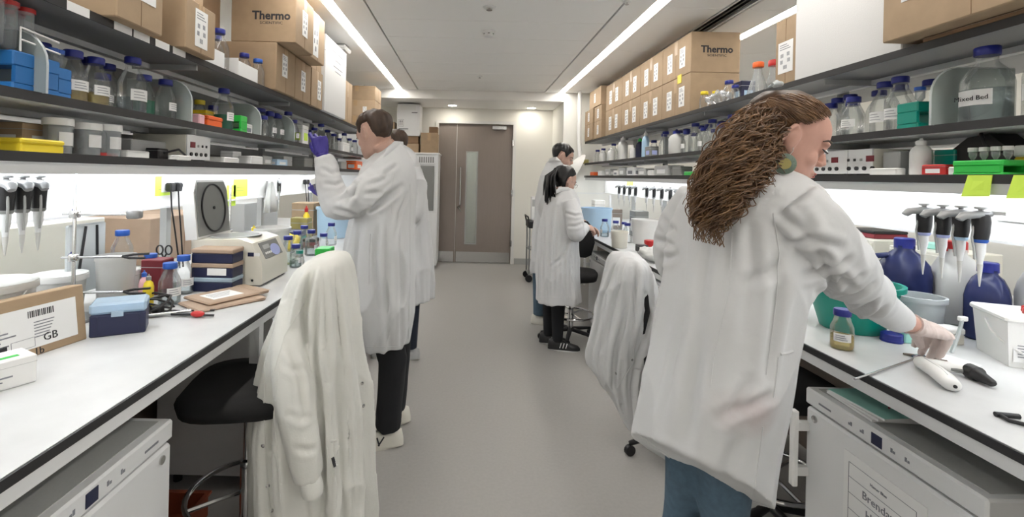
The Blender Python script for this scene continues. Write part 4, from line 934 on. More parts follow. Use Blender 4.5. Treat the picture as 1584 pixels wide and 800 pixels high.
# stacked navy boxes in front of it
q = PZ(309,444,ZW); 
for k in range(3):
    t = thing('tube_box', '%s navy storage box with cream lid in front of the centrifuge' % ['bottom','middle','top'][k], 'storage box', T(-1.215, 2.325, ZW + k*.068), 'stacked navy boxes by the centrifuge')
    part('base', MB().box(-.098,.098,-.055,.055,0,.046,.004), 'navy', t); part('lid', MB().box(-.100,.100,-.057,.057,.0465,.0675,.004), 'kraft' if k else 'tip_lid', t)
    if k == 1: part('paper_label', MB().box(-.02,.07,-.0585,-.057,.012,.045), 'paper', t)
# kraft envelopes
for k, (px, py, rz, lab) in enumerate(((345,468,R(18),'brown padded envelope lying under the other one by the water bottles'), (352,462,R(24),'upper brown padded envelope with written label by the centrifuge'))):
    q = PZ(px, py, ZW); q.z = ZW + k*.013
    t = thing('padded_envelope', lab, 'envelope', T(q.x, q.y, q.z, rz+R(35)))
    part('pouch', MB().box(-.145,.145,-.10,.10,0,.012,.0055), 'kraft', t); part('flap', MB().box(.10,.146,-.101,.101,.0115,.0128), 'kraft', t)
    if k: 
        l = part('paper_label', MB().box(-.10,.04,-.06,.05,.0121,.0127), 'paper', t)
        for j in range(4): part('handwriting', MB().box(-.085,-.01+.012*j,-.03+.018*j,-.026+.018*j,.0127,.0131), 'grey_ink', l)
# tools on the bench
q = PZ(255,490,ZW)
t = thing('clamp_tool', 'small steel bosshead clamp lying on the bench left of the red tool', 'clamp', T(q.x,q.y,ZW+.012,R(30)))
part('rod', MB().tube([(-.07,0,0),(.09,0,0)],.006,8), 'steel', t, smooth=60); part('head', MB().tube([(-.09,-.02,.0),(-.07,0,.004),(-.05,.02,0)],.011,8), 'grey_metal', t, smooth=60)
q = PZ(300,491,ZW)
t = thing('pliers', 'pliers-like tool with red-orange grip lying on left bench', 'tool', T(q.x,q.y,ZW+.010,R(-5)))
part('jaw', MB().tube([(-.09,.012,0),(0,.004,0)],.005,6).tube([(-.09,-.006,0),(0,0,0)],.005,6), 'black', t, smooth=60); part('grip', MB().ell((.015,0,.004),(.028,.018,.012),14,8), 'red', t, smooth=60); part('tail', MB().tube([(.04,0,0),(.075,.012,-.002)],.005,6), 'black', t, smooth=60)
q = PZ(290,483,ZW)
t = thing('forceps', 'dark steel forceps lying behind the red-gripped tool', 'forceps', T(q.x,q.y,ZW+.005,R(8)))
part('arm', MB().tube([(-.10,0,0),(.10,.006,.0)],.004,6), 'black', t, smooth=60); part('arm', MB().tube([(-.10,0,0),(0,.02,0),(.10,.018,.0)],.004,6), 'steel', t, smooth=60)
# cable tangle
q = Vector((-1.40,1.96,ZW))
t = thing('cable_bundle', 'tangled black cable on the bench behind the parcel', 'cable', T(-1.30,1.90,ZW+.006))
pts = [(.09*math.sin(k*.55)*(1+.3*math.sin(k*.21)), .08*math.cos(k*.47)*(1+.2*math.cos(k*.3)), .03+.028*math.sin(k*.83)) for k in range(60)]
part('cable', MB().tube(pts,.0045,6), 'black', t, smooth=60); part('plug', MB().box(.05,.09,-.02,.02,0,.03,.006), 'black', t)
# bottles and things further along the left bench
row(BL, ZW, [(445,-1.13,500,{'liq':'water','lev':.8,'p':0}),(459,-1.17,500,{'liq':'water','lev':.7}),(481,-1.10,500,{'liq':'water','lev':.6,'p':0}),(457,-1.05,250,{'liq':'water','lev':.5,'p':0}),(470,-1.24,500,{}),(463,-1.03,100,{'cap':'teal','p':0})], 0)
q = PZ(490,411,ZW); t = tube_rack(Vector((q.x+.03,q.y+.06,ZW)), .09, .12, .105, 'green', 'bright green tube rack on left bench beside the cream coat')
part('slot', MB().box(-.046,.046,-.003,.003,.03,.1055), 'teal', t)
q = PX(500,-1.20,ZW); tub(Vector((-1.22,4.32,ZW)), .14,.15,.27,'sky_blue','pale blue round bin on left bench behind the person raising a glove','bin')
tub(Vector((-1.34,3.25,ZW)), .10,.12,.20,'milky','white translucent bucket behind the centrifuge on left bench','bucket')
q = PX(402,-1.40,ZW); squeeze(Vector((-1.42,3.16,ZW)), .22, .028, 'red', 'yellow', 'red and yellow slim bottle behind the centrifuge')
glove_lump(Vector((-1.30,3.52,ZW+.0)), 'crumpled yellow cloth behind the bottle trio, left bench', 'yellow', (.06,.06,.06), 'cloth', 'cloth')
plainbox(-1.38,3.75,ZW,.15,.2,.12,'teal','teal box behind the bottle trio on left bench', lidm='navy')
plainbox(-1.40,4.0,ZW,.14,.12,.20,'olive','olive carton at the back of left bench')
squeeze(Vector((-1.36,4.0,ZW)), .30,.03,'yellow','red','yellow bottle with red collar at the back of left bench')
plainbox(-1.50,4.42,ZW,.2,.22,.3,'cardboard','brown carton under the lit panel near the raised arm')
plainbox(-1.22,3.70,ZW,.10,.10,.07,'dark_red','dark red little box near the bottle trio', lidm='black')
row(BL, ZW, [(500,-1.05,250,{'p':0}),(512,-1.10,500,{'cap':'blue_cap','p':0})], 0)
for (y, z, w_, h_, lab) in ((3.35,1.36,.20,.12,'upper lime paper pinned on the lit left panel'), (3.22,1.31,.12,.14,'lower lime paper pinned on the lit left panel'), (2.50,1.39,.12,.10,'lime paper behind the open centrifuge lid')):
    t = thing('lime_paper', lab, 'paper', T(-1.604, y, z)); part('sheet', MB().box(0,.0012,-w_/2,w_/2,-h_/2,h_/2), 'lime', t); part('note_line', MB().box(.0012,.0016,-w_*.3,w_*.3,.0,.003).box(.0012,.0016,-w_*.3,w_*.2,-.02,-.017), 'olive', t)
t = thing('hanging_gloves', 'white plastic glove bundle hanging on the lit left panel', 'glove', T(-1.57, 3.78, 1.16))
mb = MB(); mb.loft([[(.03*math.cos(a)*k+.006*math.sin(5*a), .09*math.sin(a)*k*(1+.18*math.sin(7*a)), z) for a in [2*math.pi*i/32 for i in range(32)]] for z, k in ((0,1.1),(.08,1.0),(.16,.7),(.24,.35),(.27,.1))])
part('sheet', mb, 'milky', t, smooth=180); part('hook', MB().tube([(-.02,0,.27),(.0,0,.28),(0,0,.25)],.003,6), 'steel', t)
row(BL, ZW, [(430,-1.50,250,{'cap':'red'}),(520,-1.30,250,{'cap':'blue_cap'})], 0)
t = cbox(-2.1, 2.2, ZW, .4, .6, .32, 'cream carton on the far half of the left island', m='cream_plastic', tape=None, lid=False)
cbox(-2.1, 3.2, ZW, .4, .7, .28, 'brown carton on the far half of the left island', m='kraft', tape=None)
cbox(-2.1, 4.4, ZW, .4, .7, .30, 'grey carton on the far half of the left island', m='mid_grey', tape=None)
# ================================================================== RIGHT BENCH
bottle(PZ(1302,539,ZW), 250, BR, 'blue_cap', am, .62, -2.2, group='bench bottles', attr='blue-capped bottle of amber liquid before the green basin')
q = PZ(1379,528,ZW); t = thing('bottle_cap', 'loose blue screw cap lying beside the green basin', 'cap', T(q.x,q.y,ZW))
part('shell', MB().lathe([(.033,0),(.033,.028),(.030,.031),(.02,.031)],22), 'blue_cap', t, smooth=40); part('grip_ring', MB().lathe([(.0345,.002),(.0345,.008),(.033,.009)],22), 'blue_cap', t, smooth=40)
q = Vector((1.55,1.93,ZW)); tub(q, .105,.155,.19,'teal','teal green plastic basin beside the amber bottle','basin',.012,'basin')
tub(Vector((1.50,2.27,ZW)), .075,.08,.13,'steel','stainless steel pot between the nearest person and the green basin','pot',.004,'steel_pot')
tub(Vector((1.835,1.945,ZW)), .072,.080,.135,'frosted','round translucent tub with white rim behind the gloved hand','tub',.008,lid=None)
tub(Vector((1.79,2.10,ZW)), .050,.055,.15,'frosted','taller translucent tub between basin and round tub','tub',.006)
jug(Vector((1.95,2.14,ZW)), 'dark navy jug with blue cap behind the green basin', 'navy_jug', 'blue_cap', R(160), 1.36)
jug(Vector((2.10,2.06,ZW)), 'milky jug with red cap behind the hanging pipettes', 'milky', 'red', R(60), 1.36, .06)
jug(Vector((2.0,1.84,ZW)), 'dark navy jug with blue cap right of the milky jug', 'navy_jug', 'blue_cap', R(40), 1.15)
jug(Vector((2.17,1.80,ZW)), 'white milky jug with red cap at the right edge', 'milky', 'red', R(215), 1.32)
plainbox(1.865,1.93,ZW,.05,.04,.12,'frosted','small clear upright box beside the navy jug')
ya = []
for k, px in enumerate((1430,1459,1487,1518)):
    q = PX(px, 1.70, 1.44); q.z = 1.415; ya.append(q.y)
    pipette(q, R(170), '%s pipette from the left hanging over the jugs' % ORD[k], ['cloth_blue','cloth_blue','sky_blue','bright_blue'][k], .265, 'pipettes hanging on the right', 1.4)
rail(1, min(ya)-.05, max(ya)+.05, 1.70, 1.402, 'white rail holding four pipettes on the right')
# big white tub with label
t = thing('reagent_tub', 'square white tub with printed label and wire handle at right edge', 'tub', T(1.885,1.60,ZW,R(-24)))
part('body', MB().loft([[(sx*a,sy*a,z) for sx,sy in ((-1,-1),(1,-1),(1,1),(-1,1))] for a,z in ((.092,0),(.102,.145))]), 'white_plastic', t)
part('lid', MB().box(-.11,.11,-.11,.11,.145,.165,.006), 'white_plastic', t)
l = part('printed_label', MB().box(-.085,.085,-.0,.001,.02,.125), 'paper', t, T(0,-.1015,0,rx=R(-3.9)))
link('lettering', text_mesh('Reagent Blotter', .016, 'ink', True), l, T(-.02,-.0005,.105) @ FACE_NY)
for k in range(6): part('print_line', MB().box(-.075,-.01+.012*(k%3),-.0006,0,.035+.009*k,.038+.009*k), 'grey_ink', l)
part('warning_diamond', MB().prism([(0,.022),(.014,.0),(0,-.022),(-.014,0)],1,-.0008,.0), 'red', l, T(.05,0,.07)); part('warning_diamond', MB().prism([(0,.017),(.0105,.0),(0,-.017),(-.0105,0)],1,-.0014,-.0004), 'paper', l, T(.05,0,.07))
part('handle', MB().tube([(-.112,0,.13)]+[(-.118*math.cos(a),-.118*math.sin(a)-.01,.12-.085*math.sin(a)) for a in [i*math.pi/12 for i in range(1,12)]]+[(.112,0,.13)],.0035,6), 'white_plastic', t, smooth=60)
for k,(dx,dy) in enumerate(((-.03,-.02),(.0,.01))):
    o = thing('bottle_cap', 'red screw cap lying on the white tub lid, %s one' % ['nearer','farther'][k], 'cap', T(1.885+dx,1.60+dy,ZW+.1655), 'red caps on the tub')
    part('shell', MB().lathe([(.014,0),(.014,.017),(.012,.019)],16), 'red', o, smooth=40); part('grip_ring', MB().lathe([(.0148,.002),(.0148,.005),(.014,.006)],16), 'red', o, smooth=40)
t = thing('tip_box', 'pale pink tip box with aqua base behind the gloved hand', 'tip box', T(1.68,1.79,ZW,R(-12)))
part('base', MB().box(-.06,.06,-.045,.045,0,.035,.004), 'aqua', t); part('lid', MB().box(-.062,.062,-.047,.047,.0355,.065,.006), 'pink_plastic', t)
plainbox(1.79,1.78,ZW,.07,.06,.06,'cream_plastic','cream little box beside the pink tip box', lidm='white_plastic')
t = thing('swab_packet', 'clear packet of sticks leaning upright behind the gloved hand', 'packet', T(1.695,1.67,ZW,R(0)))
part('sleeve', MB().tube([(0,0,0),(.02,.0,.06),(.035,0,.115)],[(.010,.006),(.011,.006),(.012,.005)],8), 'frosted', t, smooth=60); part('tip', MB().box(.022,.05,-.008,.008,.112,.128,.003), 'paper', t)
# pipette filler (pistol)
c0, g1, b1, n1 = PZ(1425,571,ZW), PZ(1471,606,ZW), PZ(1497,583,ZW), PZ(1537,602,ZW)
t = thing('pipette_controller', 'white pistol-shaped pipette filler with black nose cone lying on the bench', 'pipette filler', T(c0.x, c0.y, ZW))
zz = Vector((0,0,.021)); g = g1-c0; bb = b1-c0; nn = n1-c0
part('grip', MB().tube([zz-bb*.12-g*.05, zz, zz+g*.35+bb*.06, zz+g*.7+bb*.05, zz+g*1.0, zz+g*1.05],[(.012,.010),(.023,.020),(.026,.021),(.027,.021),(.024,.019),(.016,.013)],14), 'white_plastic', t, smooth=60)
part('barrel', MB().tube([zz-bb*.05, zz+bb*.35, zz+bb*.75, zz+bb],[.014,.0165,.0145,.014],14), 'white_plastic', t, smooth=60)
part('nose_cone', MB().tube([zz+bb*.98, zz+bb*1.0+nn*.02, zz+bb.lerp(nn,.4), zz+bb.lerp(nn,.45)+Vector((0,0,-.001)), zz+bb.lerp(nn,.95)+Vector((0,0,-.006)), zz+nn+Vector((0,0,-.008))],[.016,.022,.0225,.017,.011,.008],14), 'black', t, smooth=40)
part('trigger', MB().tube([zz+bb*.55-Vector((0,.012,.002)), zz+bb*.8-Vector((0,.014,.002))],.006,8), 'grey_plastic', t, smooth=60)
part('charging_port', MB().ell(tuple(zz+g*1.04+Vector((-.002,-.010,0))),(.005,.005,.005),10,6), 'black', t)
part('grip_seam', MB().tube([zz+g*.1+Vector((0,0,.0205)), zz+g*.6+bb*.05+Vector((0,0,.0205)), zz+g*.9+Vector((0,0,.0195))],.0012,6), 'mid_grey', t)
# scoop, tweezers, weighing paper
a, b = PZ(1322,590,ZW), PZ(1425,552,ZW); a.z += .006
t = thing('spatula', 'thin steel spatula with scoop end lying across the bench edge', 'spatula', T(0,0,0))
d_ = (b-a).normalized(); part('rod', MB().tube([a, b-d_*.05],[.0035,.0035],8), 'steel', t, smooth=60)
pm = Vector((-d_.y, d_.x, 0)); c0 = b-d_*.055
part('scoop', MB().loft([[c0+d_*u+pm*(w_*math.cos(an))+Vector((0,0,.005+.004*math.sin(an))) for an in [2*math.pi*k/10 for k in range(10)]] for u,w_ in ((0,.004),(.012,.013),(.045,.014),(.06,.010))]), 'steel', t, smooth=40)
a, b = PZ(1397,549,ZW), PZ(1440,556,ZW)
t = thing('tweezers', 'brown tweezers on the bench under the gloved thumb', 'tweezers', T(a.x,a.y,ZW+.004, math.atan2((b-a).y,(b-a).x)))
for sy in (-1,1): part('arm', MB().tube([(0,0,0),(.04,sy*.008,.0),(.11,sy*.002,0)],[.003,.004,.0015],6), 'kneehole', t, smooth=60)
q = PZ(1475,563,ZW); t = thing('weighing_paper', 'creased sheet of white weighing paper under the fingers', 'paper', T(q.x,q.y,ZW+.0005,R(30)))
part('sheet', MB().add([(-.07,-.05,0),(.07,-.05,.0),(.075,.05,.006),(-.065,.055,.004),(0,-.05,.003),(.005,.053,.0)],[(0,4,5,3),(4,1,2,5)]), 'paper', t); part('fold', MB().tube([(0,-.05,.003),(.005,.053,.0015)],.0008,5), 'paper', t)
q = PZ(1580,655,ZW); t = thing('cable_loop', 'short black cable loop at the right edge of the bench', 'cable', T(q.x,q.y,ZW+.006))
part('cable', MB().tube([(-.02,.03,.0),(-.03,.0,.0),(-.01,-.02,0),(.03,-.015,.002),(.06,-.03,.0),(.12,-.02,0)],.005,8), 'black', t, smooth=60); part('connector', MB().tube([(-.03,.032,.0),(.02,.022,.0)],.0065,8), 'black', t, smooth=60)
# booklets on the fridge
for k in range(3):
    t = thing('booklet', '%s green-covered booklet on top of the right fridge' % ['bottom','middle','top'][k], 'booklet', T(1.40,1.56-.004*k,.7517+k*.0085,R(4*k-3)), 'booklets on the fridge')
    part('pages', MB().box(-.145,.145,-.10,.10,.0005,.0075), 'paper', t); part('cover', MB().box(-.147,.147,-.102,.102,.0075,.0082), 'aqua' if k == 2 else 'paper', t)
t = thing('red_ribbon', 'dark red ribbon lying on the booklets under the bench', 'ribbon', T(1.37,1.52,.7785)); part('loop', MB().tube([(-.04,-.02,.003),(0,.01,.003),(.05,.0,.003),(.02,-.03,.003)],.003,6), 'dark_red', t, smooth=60); part('knot', MB().ell((0,-.01,.004),(.009,.008,.004)), 'dark_red', t)
# beyond the right panel: things on the other half of the island
for k, (x, y, dx, dy, dz, m, lab) in enumerate(((2.50,2.95,.34,.40,.26,'cream_plastic','grey-white drawer box seen below the lit panel, nearer the right person'), (2.48,2.50,.30,.30,.25,'cream_plastic','second grey-white drawer box seen below the lit panel'), (2.5,4.2,.34,.5,.3,'mid_grey','grey drawer box far beyond the lit panel'), (2.5,1.9,.3,.3,.16,'mid_grey','low grey box beyond the jugs'))):
    t = thing('drawer_box', lab, 'drawer box', T(x,y,ZW)); part('case', MB().box(-dx/2,dx/2,-dy/2,dy/2,0,dz,.004), m, t)
    for j in range(2):
        dd = part('drawer', MB().box(-dx/2-.008,-dx/2,-dy/2+.01,dy/2-.01,.015+j*dz*.48,dz*.46+j*dz*.48,.002), m, t); part('handle', MB().box(-dx/2-.014,-dx/2-.008,-.05,.05,dz*.34+j*dz*.48,dz*.38+j*dz*.48), 'black', dd)
plainbox(2.5,2.95,ZW+.261,.2,.24,.045,'dark_red','dark red carton on top of the grey-white drawer box', lidm='black'); plainbox(2.48,2.52,ZW+.251,.12,.1,.03,'aqua','aqua carton on top of the second drawer box')
# far right bench
tub(Vector((1.40,5.25,ZW)), .15,.16,.26,'sky_blue','pale blue round bin on right bench behind the person in black leggings','bin')
row(BR, ZW, [(935,1.36,500,{'p':0,'liq':'water'}),(952,1.42,500,{'p':0}),(970,1.46,500,{}),(965,1.60,250,{})], math.pi)
tub(PZ(958,383,ZW), .062,.07,.14,'cream_plastic','cream plastic beaker on right bench in front of blue-capped bottles','beaker',.004,'beaker')
tub(Vector((1.62,4.35,ZW)), .12,.135,.22,'milky','white bucket on right bench behind the red tub','bucket',.006)
t = tub(Vector((1.50,3.95,ZW)), .042,.045,.075,'red','small red tub with lid on right bench','tub',.003,lid='red')
plainbox(1.60,3.85,ZW,.13,.13,.10,'navy','dark navy box beside the red tub, right bench', lidm='paper')
plainbox(1.40,3.86,ZW,.08,.08,.055,'black','black little box beside the crumpled cloth, right bench')
glove_lump(Vector((1.47,3.62,ZW)), 'crumpled blue and white cloth on right bench', 'cloth_blue', (.09,.08,.035), 'cloth', 'cloth')
glove_lump(Vector((1.335,3.42,ZW)), 'puffy white plastic pouch on right bench above the draped coat', 'milky', (.10,.17,.045), 'plastic_bag', 'pouch')
plainbox(1.50,3.30,ZW,.12,.10,.07,'olive','dark olive box beside the puffy pouch', lidm='cream_plastic')
ya = []
for k in range(9):
    y = 4.1 + k*.19 + (.14 if k > 4 else 0); q = Vector((1.80, y, 1.42)); ya.append(y)
    auto(pipette(q, R(170), '', 'grey_plastic', .26, 'far row of pipettes'), 'black pipette hanging from the far rail', BR, 'pipette')
rail(1, ya[0]-.05, ya[-1]+.05, 1.80, 1.407, 'long white rail with a row of pipettes on the far right')
for o, a_, p_ in AUTO[-9:]: pass
t = thing('measuring_stick', 'tall white plastic stick leaning behind the far bottles', 'stick', T(1.60,5.35,ZW,0,R(0),R(-4))); part('shaft', MB().box(-.012,.012,-.006,.006,0,.40), 'white_plastic', t); part('foot', MB().box(-.02,.02,-.015,.015,0,.02,.004), 'white_plastic', t)
t = thing('lime_paper', 'lime note pinned on the far right lit panel', 'paper', T(1.974,5.9,1.44)); part('sheet', MB().box(-.0012,0,-.12,.12,-.06,.06), 'lime', t); part('note_line', MB().box(-.0016,-.0012,-.08,.08,0,.004), 'olive', t)
for k, (x, y, m) in enumerate(((1.72,6.1,'cardboard_light'),(1.70,5.6,'kneehole'),(1.74,4.9,'grey_plastic'),(1.75,6.5,'white_plastic'),(1.78,3.7,'mid_grey'))):
    auto(plainbox(x, y, ZW, .14, .16, .20+.03*k, m, '', mark='paper'), ['tan','brown','dark','white','grey'][k]+' carton against the lit panel', BR, 'box')
# ================================================================== FLOOR THINGS
def chair(x, y, rz, lab, seat=.60, back=True, rot_base=0.):
    t = thing('lab_chair', lab, 'chair', T(x, y, 0, rz))     # local -y is the back
    def ring(z, a, b, n=28): return [(a*abs(math.cos(t_))**.6*(1 if math.cos(t_)>0 else -1), b*abs(math.sin(t_))**.6*(1 if math.sin(t_)>0 else -1), z) for t_ in [2*math.pi*k/n for k in range(n)]]
    part('seat', MB().loft([ring(seat,.19,.18),ring(seat+.012,.225,.215),ring(seat+.05,.235,.225),ring(seat+.075,.215,.205),ring(seat+.082,.15,.14)]), 'black_fabric', t, smooth=60)
    if back:
        part('backrest', MB().loft([[(p[0], -.26-p[1]*.10+.05*(p[0]/.2)**2, seat+.16+zz+0) for p in [(a*math.cos(u), b*math.sin(u)) for u in [2*math.pi*k/24 for k in range(24)]]] for zz,a,b in ((.0,.12,.2),(.03,.17,.3),(.15,.20,.35),(.29,.18,.3),(.35,.13,.25))]), 'black_fabric', t, smooth=60)
        part('back_support', MB().tube([(0,-.05,seat-.01),(0,-.24,seat+.0),(0,-.29,seat+.10),(0,-.285,seat+.25)],.018,8), 'black', t, smooth=60)
    part('column', MB().lathe([(.026,.08),(.026,.36),(.016,.365),(.016,seat)],16), 'chrome', t, smooth=40)
    part('seat_plate', MB().box(-.09,.09,-.09,.09,seat-.03,seat+.003,.004), 'black', t)
    fr = part('foot_ring', MB().tube([(.21*math.cos(a),.21*math.sin(a),.24) for a in [2*math.pi*k/32 for k in range(32)]],.011,8,closed=True), 'chrome', t, smooth=60)
    for k in range(3): part('spoke', MB().tube([(.02*math.cos(k*2.094),.02*math.sin(k*2.094),.24),(.21*math.cos(k*2.094),.21*math.sin(k*2.094),.24)],.008,6), 'chrome', fr)
    for k in range(5):
        a = k*R(72)+rot_base; c, s_ = math.cos(a), math.sin(a)
        lg = part('base_leg', MB().tube([(.02*c,.02*s_,.10),(.14*c,.14*s_,.085),(.27*c,.27*s_,.065)],[(.022,.02),(.02,.016),(.014,.012)],8), 'black', t, smooth=60)
        part('castor', MB().lathe([(.01,-.014),(.028,-.012),(.028,.012),(.01,.014)],14,M=T(.27*c,.27*s_,.028,a)@Matrix.Rotation(R(90),4,'X')).tube([(.27*c,.27*s_,.03),(.27*c,.27*s_,.065)],.006,6), 'black', lg, smooth=40)
chair(-.84, 1.86, R(99), 'black lab chair with cream coat over its back, pushed under left bench', .60)
chair(1.15, 2.64, R(-92), 'black lab chair carrying the white draped coat on the right', .49)
chair(.95, 4.38, R(165), 'black swivel chair by the person in black leggings', .56, rot_base=.26)
chair(1.31, 2.05, R(-90), 'black stool with chrome column behind the nearest person', .58, False, rot_base=.2)
t = thing('storage_crate', 'red-brown plastic crate on the floor under the left bench', 'crate', T(-1.29,1.90,0))
part('shell', MB().box(-.2,.2,-.15,-.14,0,.10).box(-.2,.2,.14,.15,0,.10).box(-.2,-.19,-.14,.14,0,.10).box(.19,.2,-.14,.14,0,.10).box(-.19,.19,-.14,.14,0,.01), 'crate_red', t); part('rim', MB().box(-.21,.21,-.16,-.15,.09,.10).box(-.21,.21,.15,.16,.09,.10).box(-.21,-.2,-.15,.15,.09,.10).box(.2,.21,-.15,.15,.09,.10), 'crate_red', t)
# tall incubator by the door with boxes on top
t = thing('incubator', 'tall white upright incubator with dark glass door beside the end door', 'incubator', T(-.83,7.75,0))
part('body', MB().box(-.33,.33,-.26,.30,.06,1.80,.005), 'white_metal', t)
for sx in (-1,1): part('foot', MB().lathe([(.025,0),(.025,.06)],12,M=T(sx*.28,-.2,0)), 'black', t)
dd = part('glass_door', MB().box(-.02,.27,-.285,-.262,.92,1.62,.003), 'grey_plastic', t); part('sticky_note', MB().box(.06,.14,-.287,-.285,1.20,1.28), 'lime', dd)
part('lower_door', MB().box(-.32,.32,-.275,-.262,.10,.88,.003), 'white_metal', t)
vp = part('vent_panel', MB().box(-.02,.32,-.28,-.262,1.65,1.78), 'white_metal', t)
for k in range(7): part('vent_slot', MB().box(.03+k*.035,.05+k*.035,-.283,-.28,1.67,1.76), 'grey_plastic', vp)
part('paper_sheet', MB().box(-.30,-.03,-.276,-.2735,1.05,1.76).box(-.30,-.03,-.2735,-.262,1.05,1.06), 'paper', t)
part('top_slab', MB().box(-.345,.345,-.285,.31,1.80,1.825,.003), 'white_metal', t)
ib = 1.826
cbox(-.66,7.72,ib,.27,.30,.32,'brown cardboard box on the incubator beside the door frame', tape='C')
cbox(-1.00,7.72,ib,.36,.34,.14,'flat brown box on the incubator under the white foam carton', m='cardboard', tape=None)
cbox(-.98,7.72,ib+.142,.30,.30,.12,'small brown box directly under the white arrow-marked carton', m='cardboard_dark', tape=None)
cbox(-.60,7.74,ib+.322,.14,.2,.10,'little dark brown box on top of the brown box by the door', m='cardboard_dark', tape=None)
t = cbox(-.99,7.72,ib+.264,.36,.36,.50,'white carton with two arrows stacked highest on the incubator', m='styrofoam', tape=None, lid=False)
for u in (-.13,-.10): part('arrow', MB().prism([(u-.004,.16),(u+.004,.16),(u+.004,.22),(u+.012,.22),(u,.245),(u-.012,.22),(u-.004,.22)],1,-.1812,-.1802), 'ink', t)
part('arrow_frame', MB().box(-.155,-.075,-.1812,-.1802,.145,.148).box(-.155,-.075,-.1812,-.1802,.255,.258).box(-.155,-.152,-.1812,-.1802,.145,.258).box(-.078,-.075,-.1812,-.1802,.145,.258), 'ink', t)
for k in range(2): part('print_line', MB().box(-.15,.0-.06*k,-.1812,-.1802,.10-.03*k,.112-.03*k), 'ink', t)
part('print_line', MB().box(.05,.14,-.1812,-.1802,.36,.37), 'ink', t); part('tape', MB().box(-.13,.11,-.1808,-.18,.40,.48), 'milky', t)
cbox(-1.34,7.75,1.95,.25,.3,.36,'brown carton on the shelf left of the incubator', tape='C')
t = thing('side_cupboard', 'white cupboard left of the incubator behind the coats', 'cupboard', T(-1.42,7.78,0)); part('body', MB().box(-.22,.22,-.24,.28,0,1.95,.004), 'white_metal', t); part('door', MB().box(-.21,.21,-.25,-.241,.06,1.9), 'white_plastic', t)
# trolley at the right
t = thing('trolley', 'slim black wheeled trolley with handle against the end wall', 'trolley', T(.97,6.9,0))
for sx in (-1,1):
    for sy in (-1,1):
        part('post', MB().tube([(sx*.11,sy*.16,.08),(sx*.11,sy*.16,.80)],.011,8), 'grey_metal', t, smooth=60)
        part('castor', MB().lathe([(.02,-.012),(.05,-.01),(.05,.01),(.02,.012)],14,M=T(sx*.11,sy*.16,.05)@Matrix.Rotation(R(90),4,'X')), 'black', t, smooth=40)
for z in (.10,.45): part('tray', MB().box(-.12,.12,-.17,.17,z,z+.015,.003), 'grey_metal', t)
part('top_tray', MB().box(-.13,.13,-.18,.18,.76,.86,.01), 'black', t)
part('push_handle', MB().tube([(-.11,-.16,.78),(-.14,-.17,.92),(-.14,.17,.92),(-.11,.16,.78)],.012,8), 'black', t, smooth=60)
t = thing('white_instrument', 'narrow white upright instrument standing on the trolley', 'instrument', T(.93,6.9,.861)); part('case', MB().box(-.04,.04,-.05,.05,0,.34,.006), 'white_plastic', t); part('panel', MB().box(-.03,.03,-.052,-.05,.20,.30), 'mid_grey', t)
# swing-out extraction dish near the far end of the right shelves
t = thing('extraction_hood', 'white dish-shaped extraction hood hanging at the far end of the right shelves', 'extraction hood', T(1.52,6.85,1.62))
part('dish', MB().lathe([(.02,.09),(.10,.08),(.20,.03),(.23,-.005),(.22,-.01),(.10,.06),(.01,.07)],28,M=Matrix.Rotation(R(-62),4,'Y')), 'white_plastic', t, smooth=60)
part('arm', MB().tube([(-.02,0,.06),(.05,0,.16),(.05,.1,.5),(.05,.1,1.12)],.03,10), 'white_plastic', t, smooth=60)
# small wall panel lines right of the lobby
struct('trim_2', MB().box(1.60,1.62,Y1-.006,Y1,0,1.25).box(1.60,2.0,Y1-.006,Y1,1.25,1.27), 'white_paint', 'slim white trim on the end wall behind the two far people', 'trim')
# ================================================================== PEOPLE AND COATS
def catmull(a, n):
    a = np.array(a, float); m = len(a); out = []
    for t in np.linspace(0, m-1, n):
        i = min(int(t), m-2); u = t - i
        p0, p1, p2, p3 = a[max(i-1,0)], a[i], a[i+1], a[min(i+2,m-1)]
        out.append(.5*((2*p1)+(-p0+p2)*u+(2*p0-5*p1+4*p2-p3)*u*u+(-p0+3*p1-3*p2+p3)*u**3))
    return np.array(out)
def loft_rows(rows, n=64, rings=44, fold=0., seed=0, shrink=1., kf=(5,9,13), sq=.9, fpow=1.):
    """rows: (y_left, x_left, y_right, x_right, depth, depth_radius, lift) in photo pixels, placed at their real depth"""
    key = []
    for r in rows:
        yl, xl, yr, xr, d, dr = r[:6]; vz = r[6] if len(r) > 6 else 0.
        L, Rr = P(xl, yl, d), P(xr, yr, d); C = (L+Rr)/2; U = (Rr-L)/2*shrink
        key.append([*C, *U, dr*shrink, vz])
    K = catmull(key, rings); rs = []; ph = [seed*1.7+i*2.1 for i in range(len(kf))]
    for j, k in enumerate(K):
        C, U = Vector(k[:3]), Vector(k[3:6]); V = Vector((0, k[6], -k[7])); t = j/(rings-1)
        amp = fold*t**fpow; pts = []
        for i in range(n):
            a = 2*math.pi*i/n
            c, s = math.cos(a), math.sin(a); c2 = abs(c)**sq*(1 if c > 0 else -1); s2 = abs(s)**sq*(1 if s > 0 else -1)
            f = 1 + amp*sum((1.27-2*abs(math.sin(kf[q]*a*.5 + ph[q] + t*.8*(q-1) + .5*math.sin(2*a+q))))/(1+q*.4) for q in range(len(kf)))
            pts.append(C + U*c2*f + V*s2*f)
        rs.append(pts)
    return rs
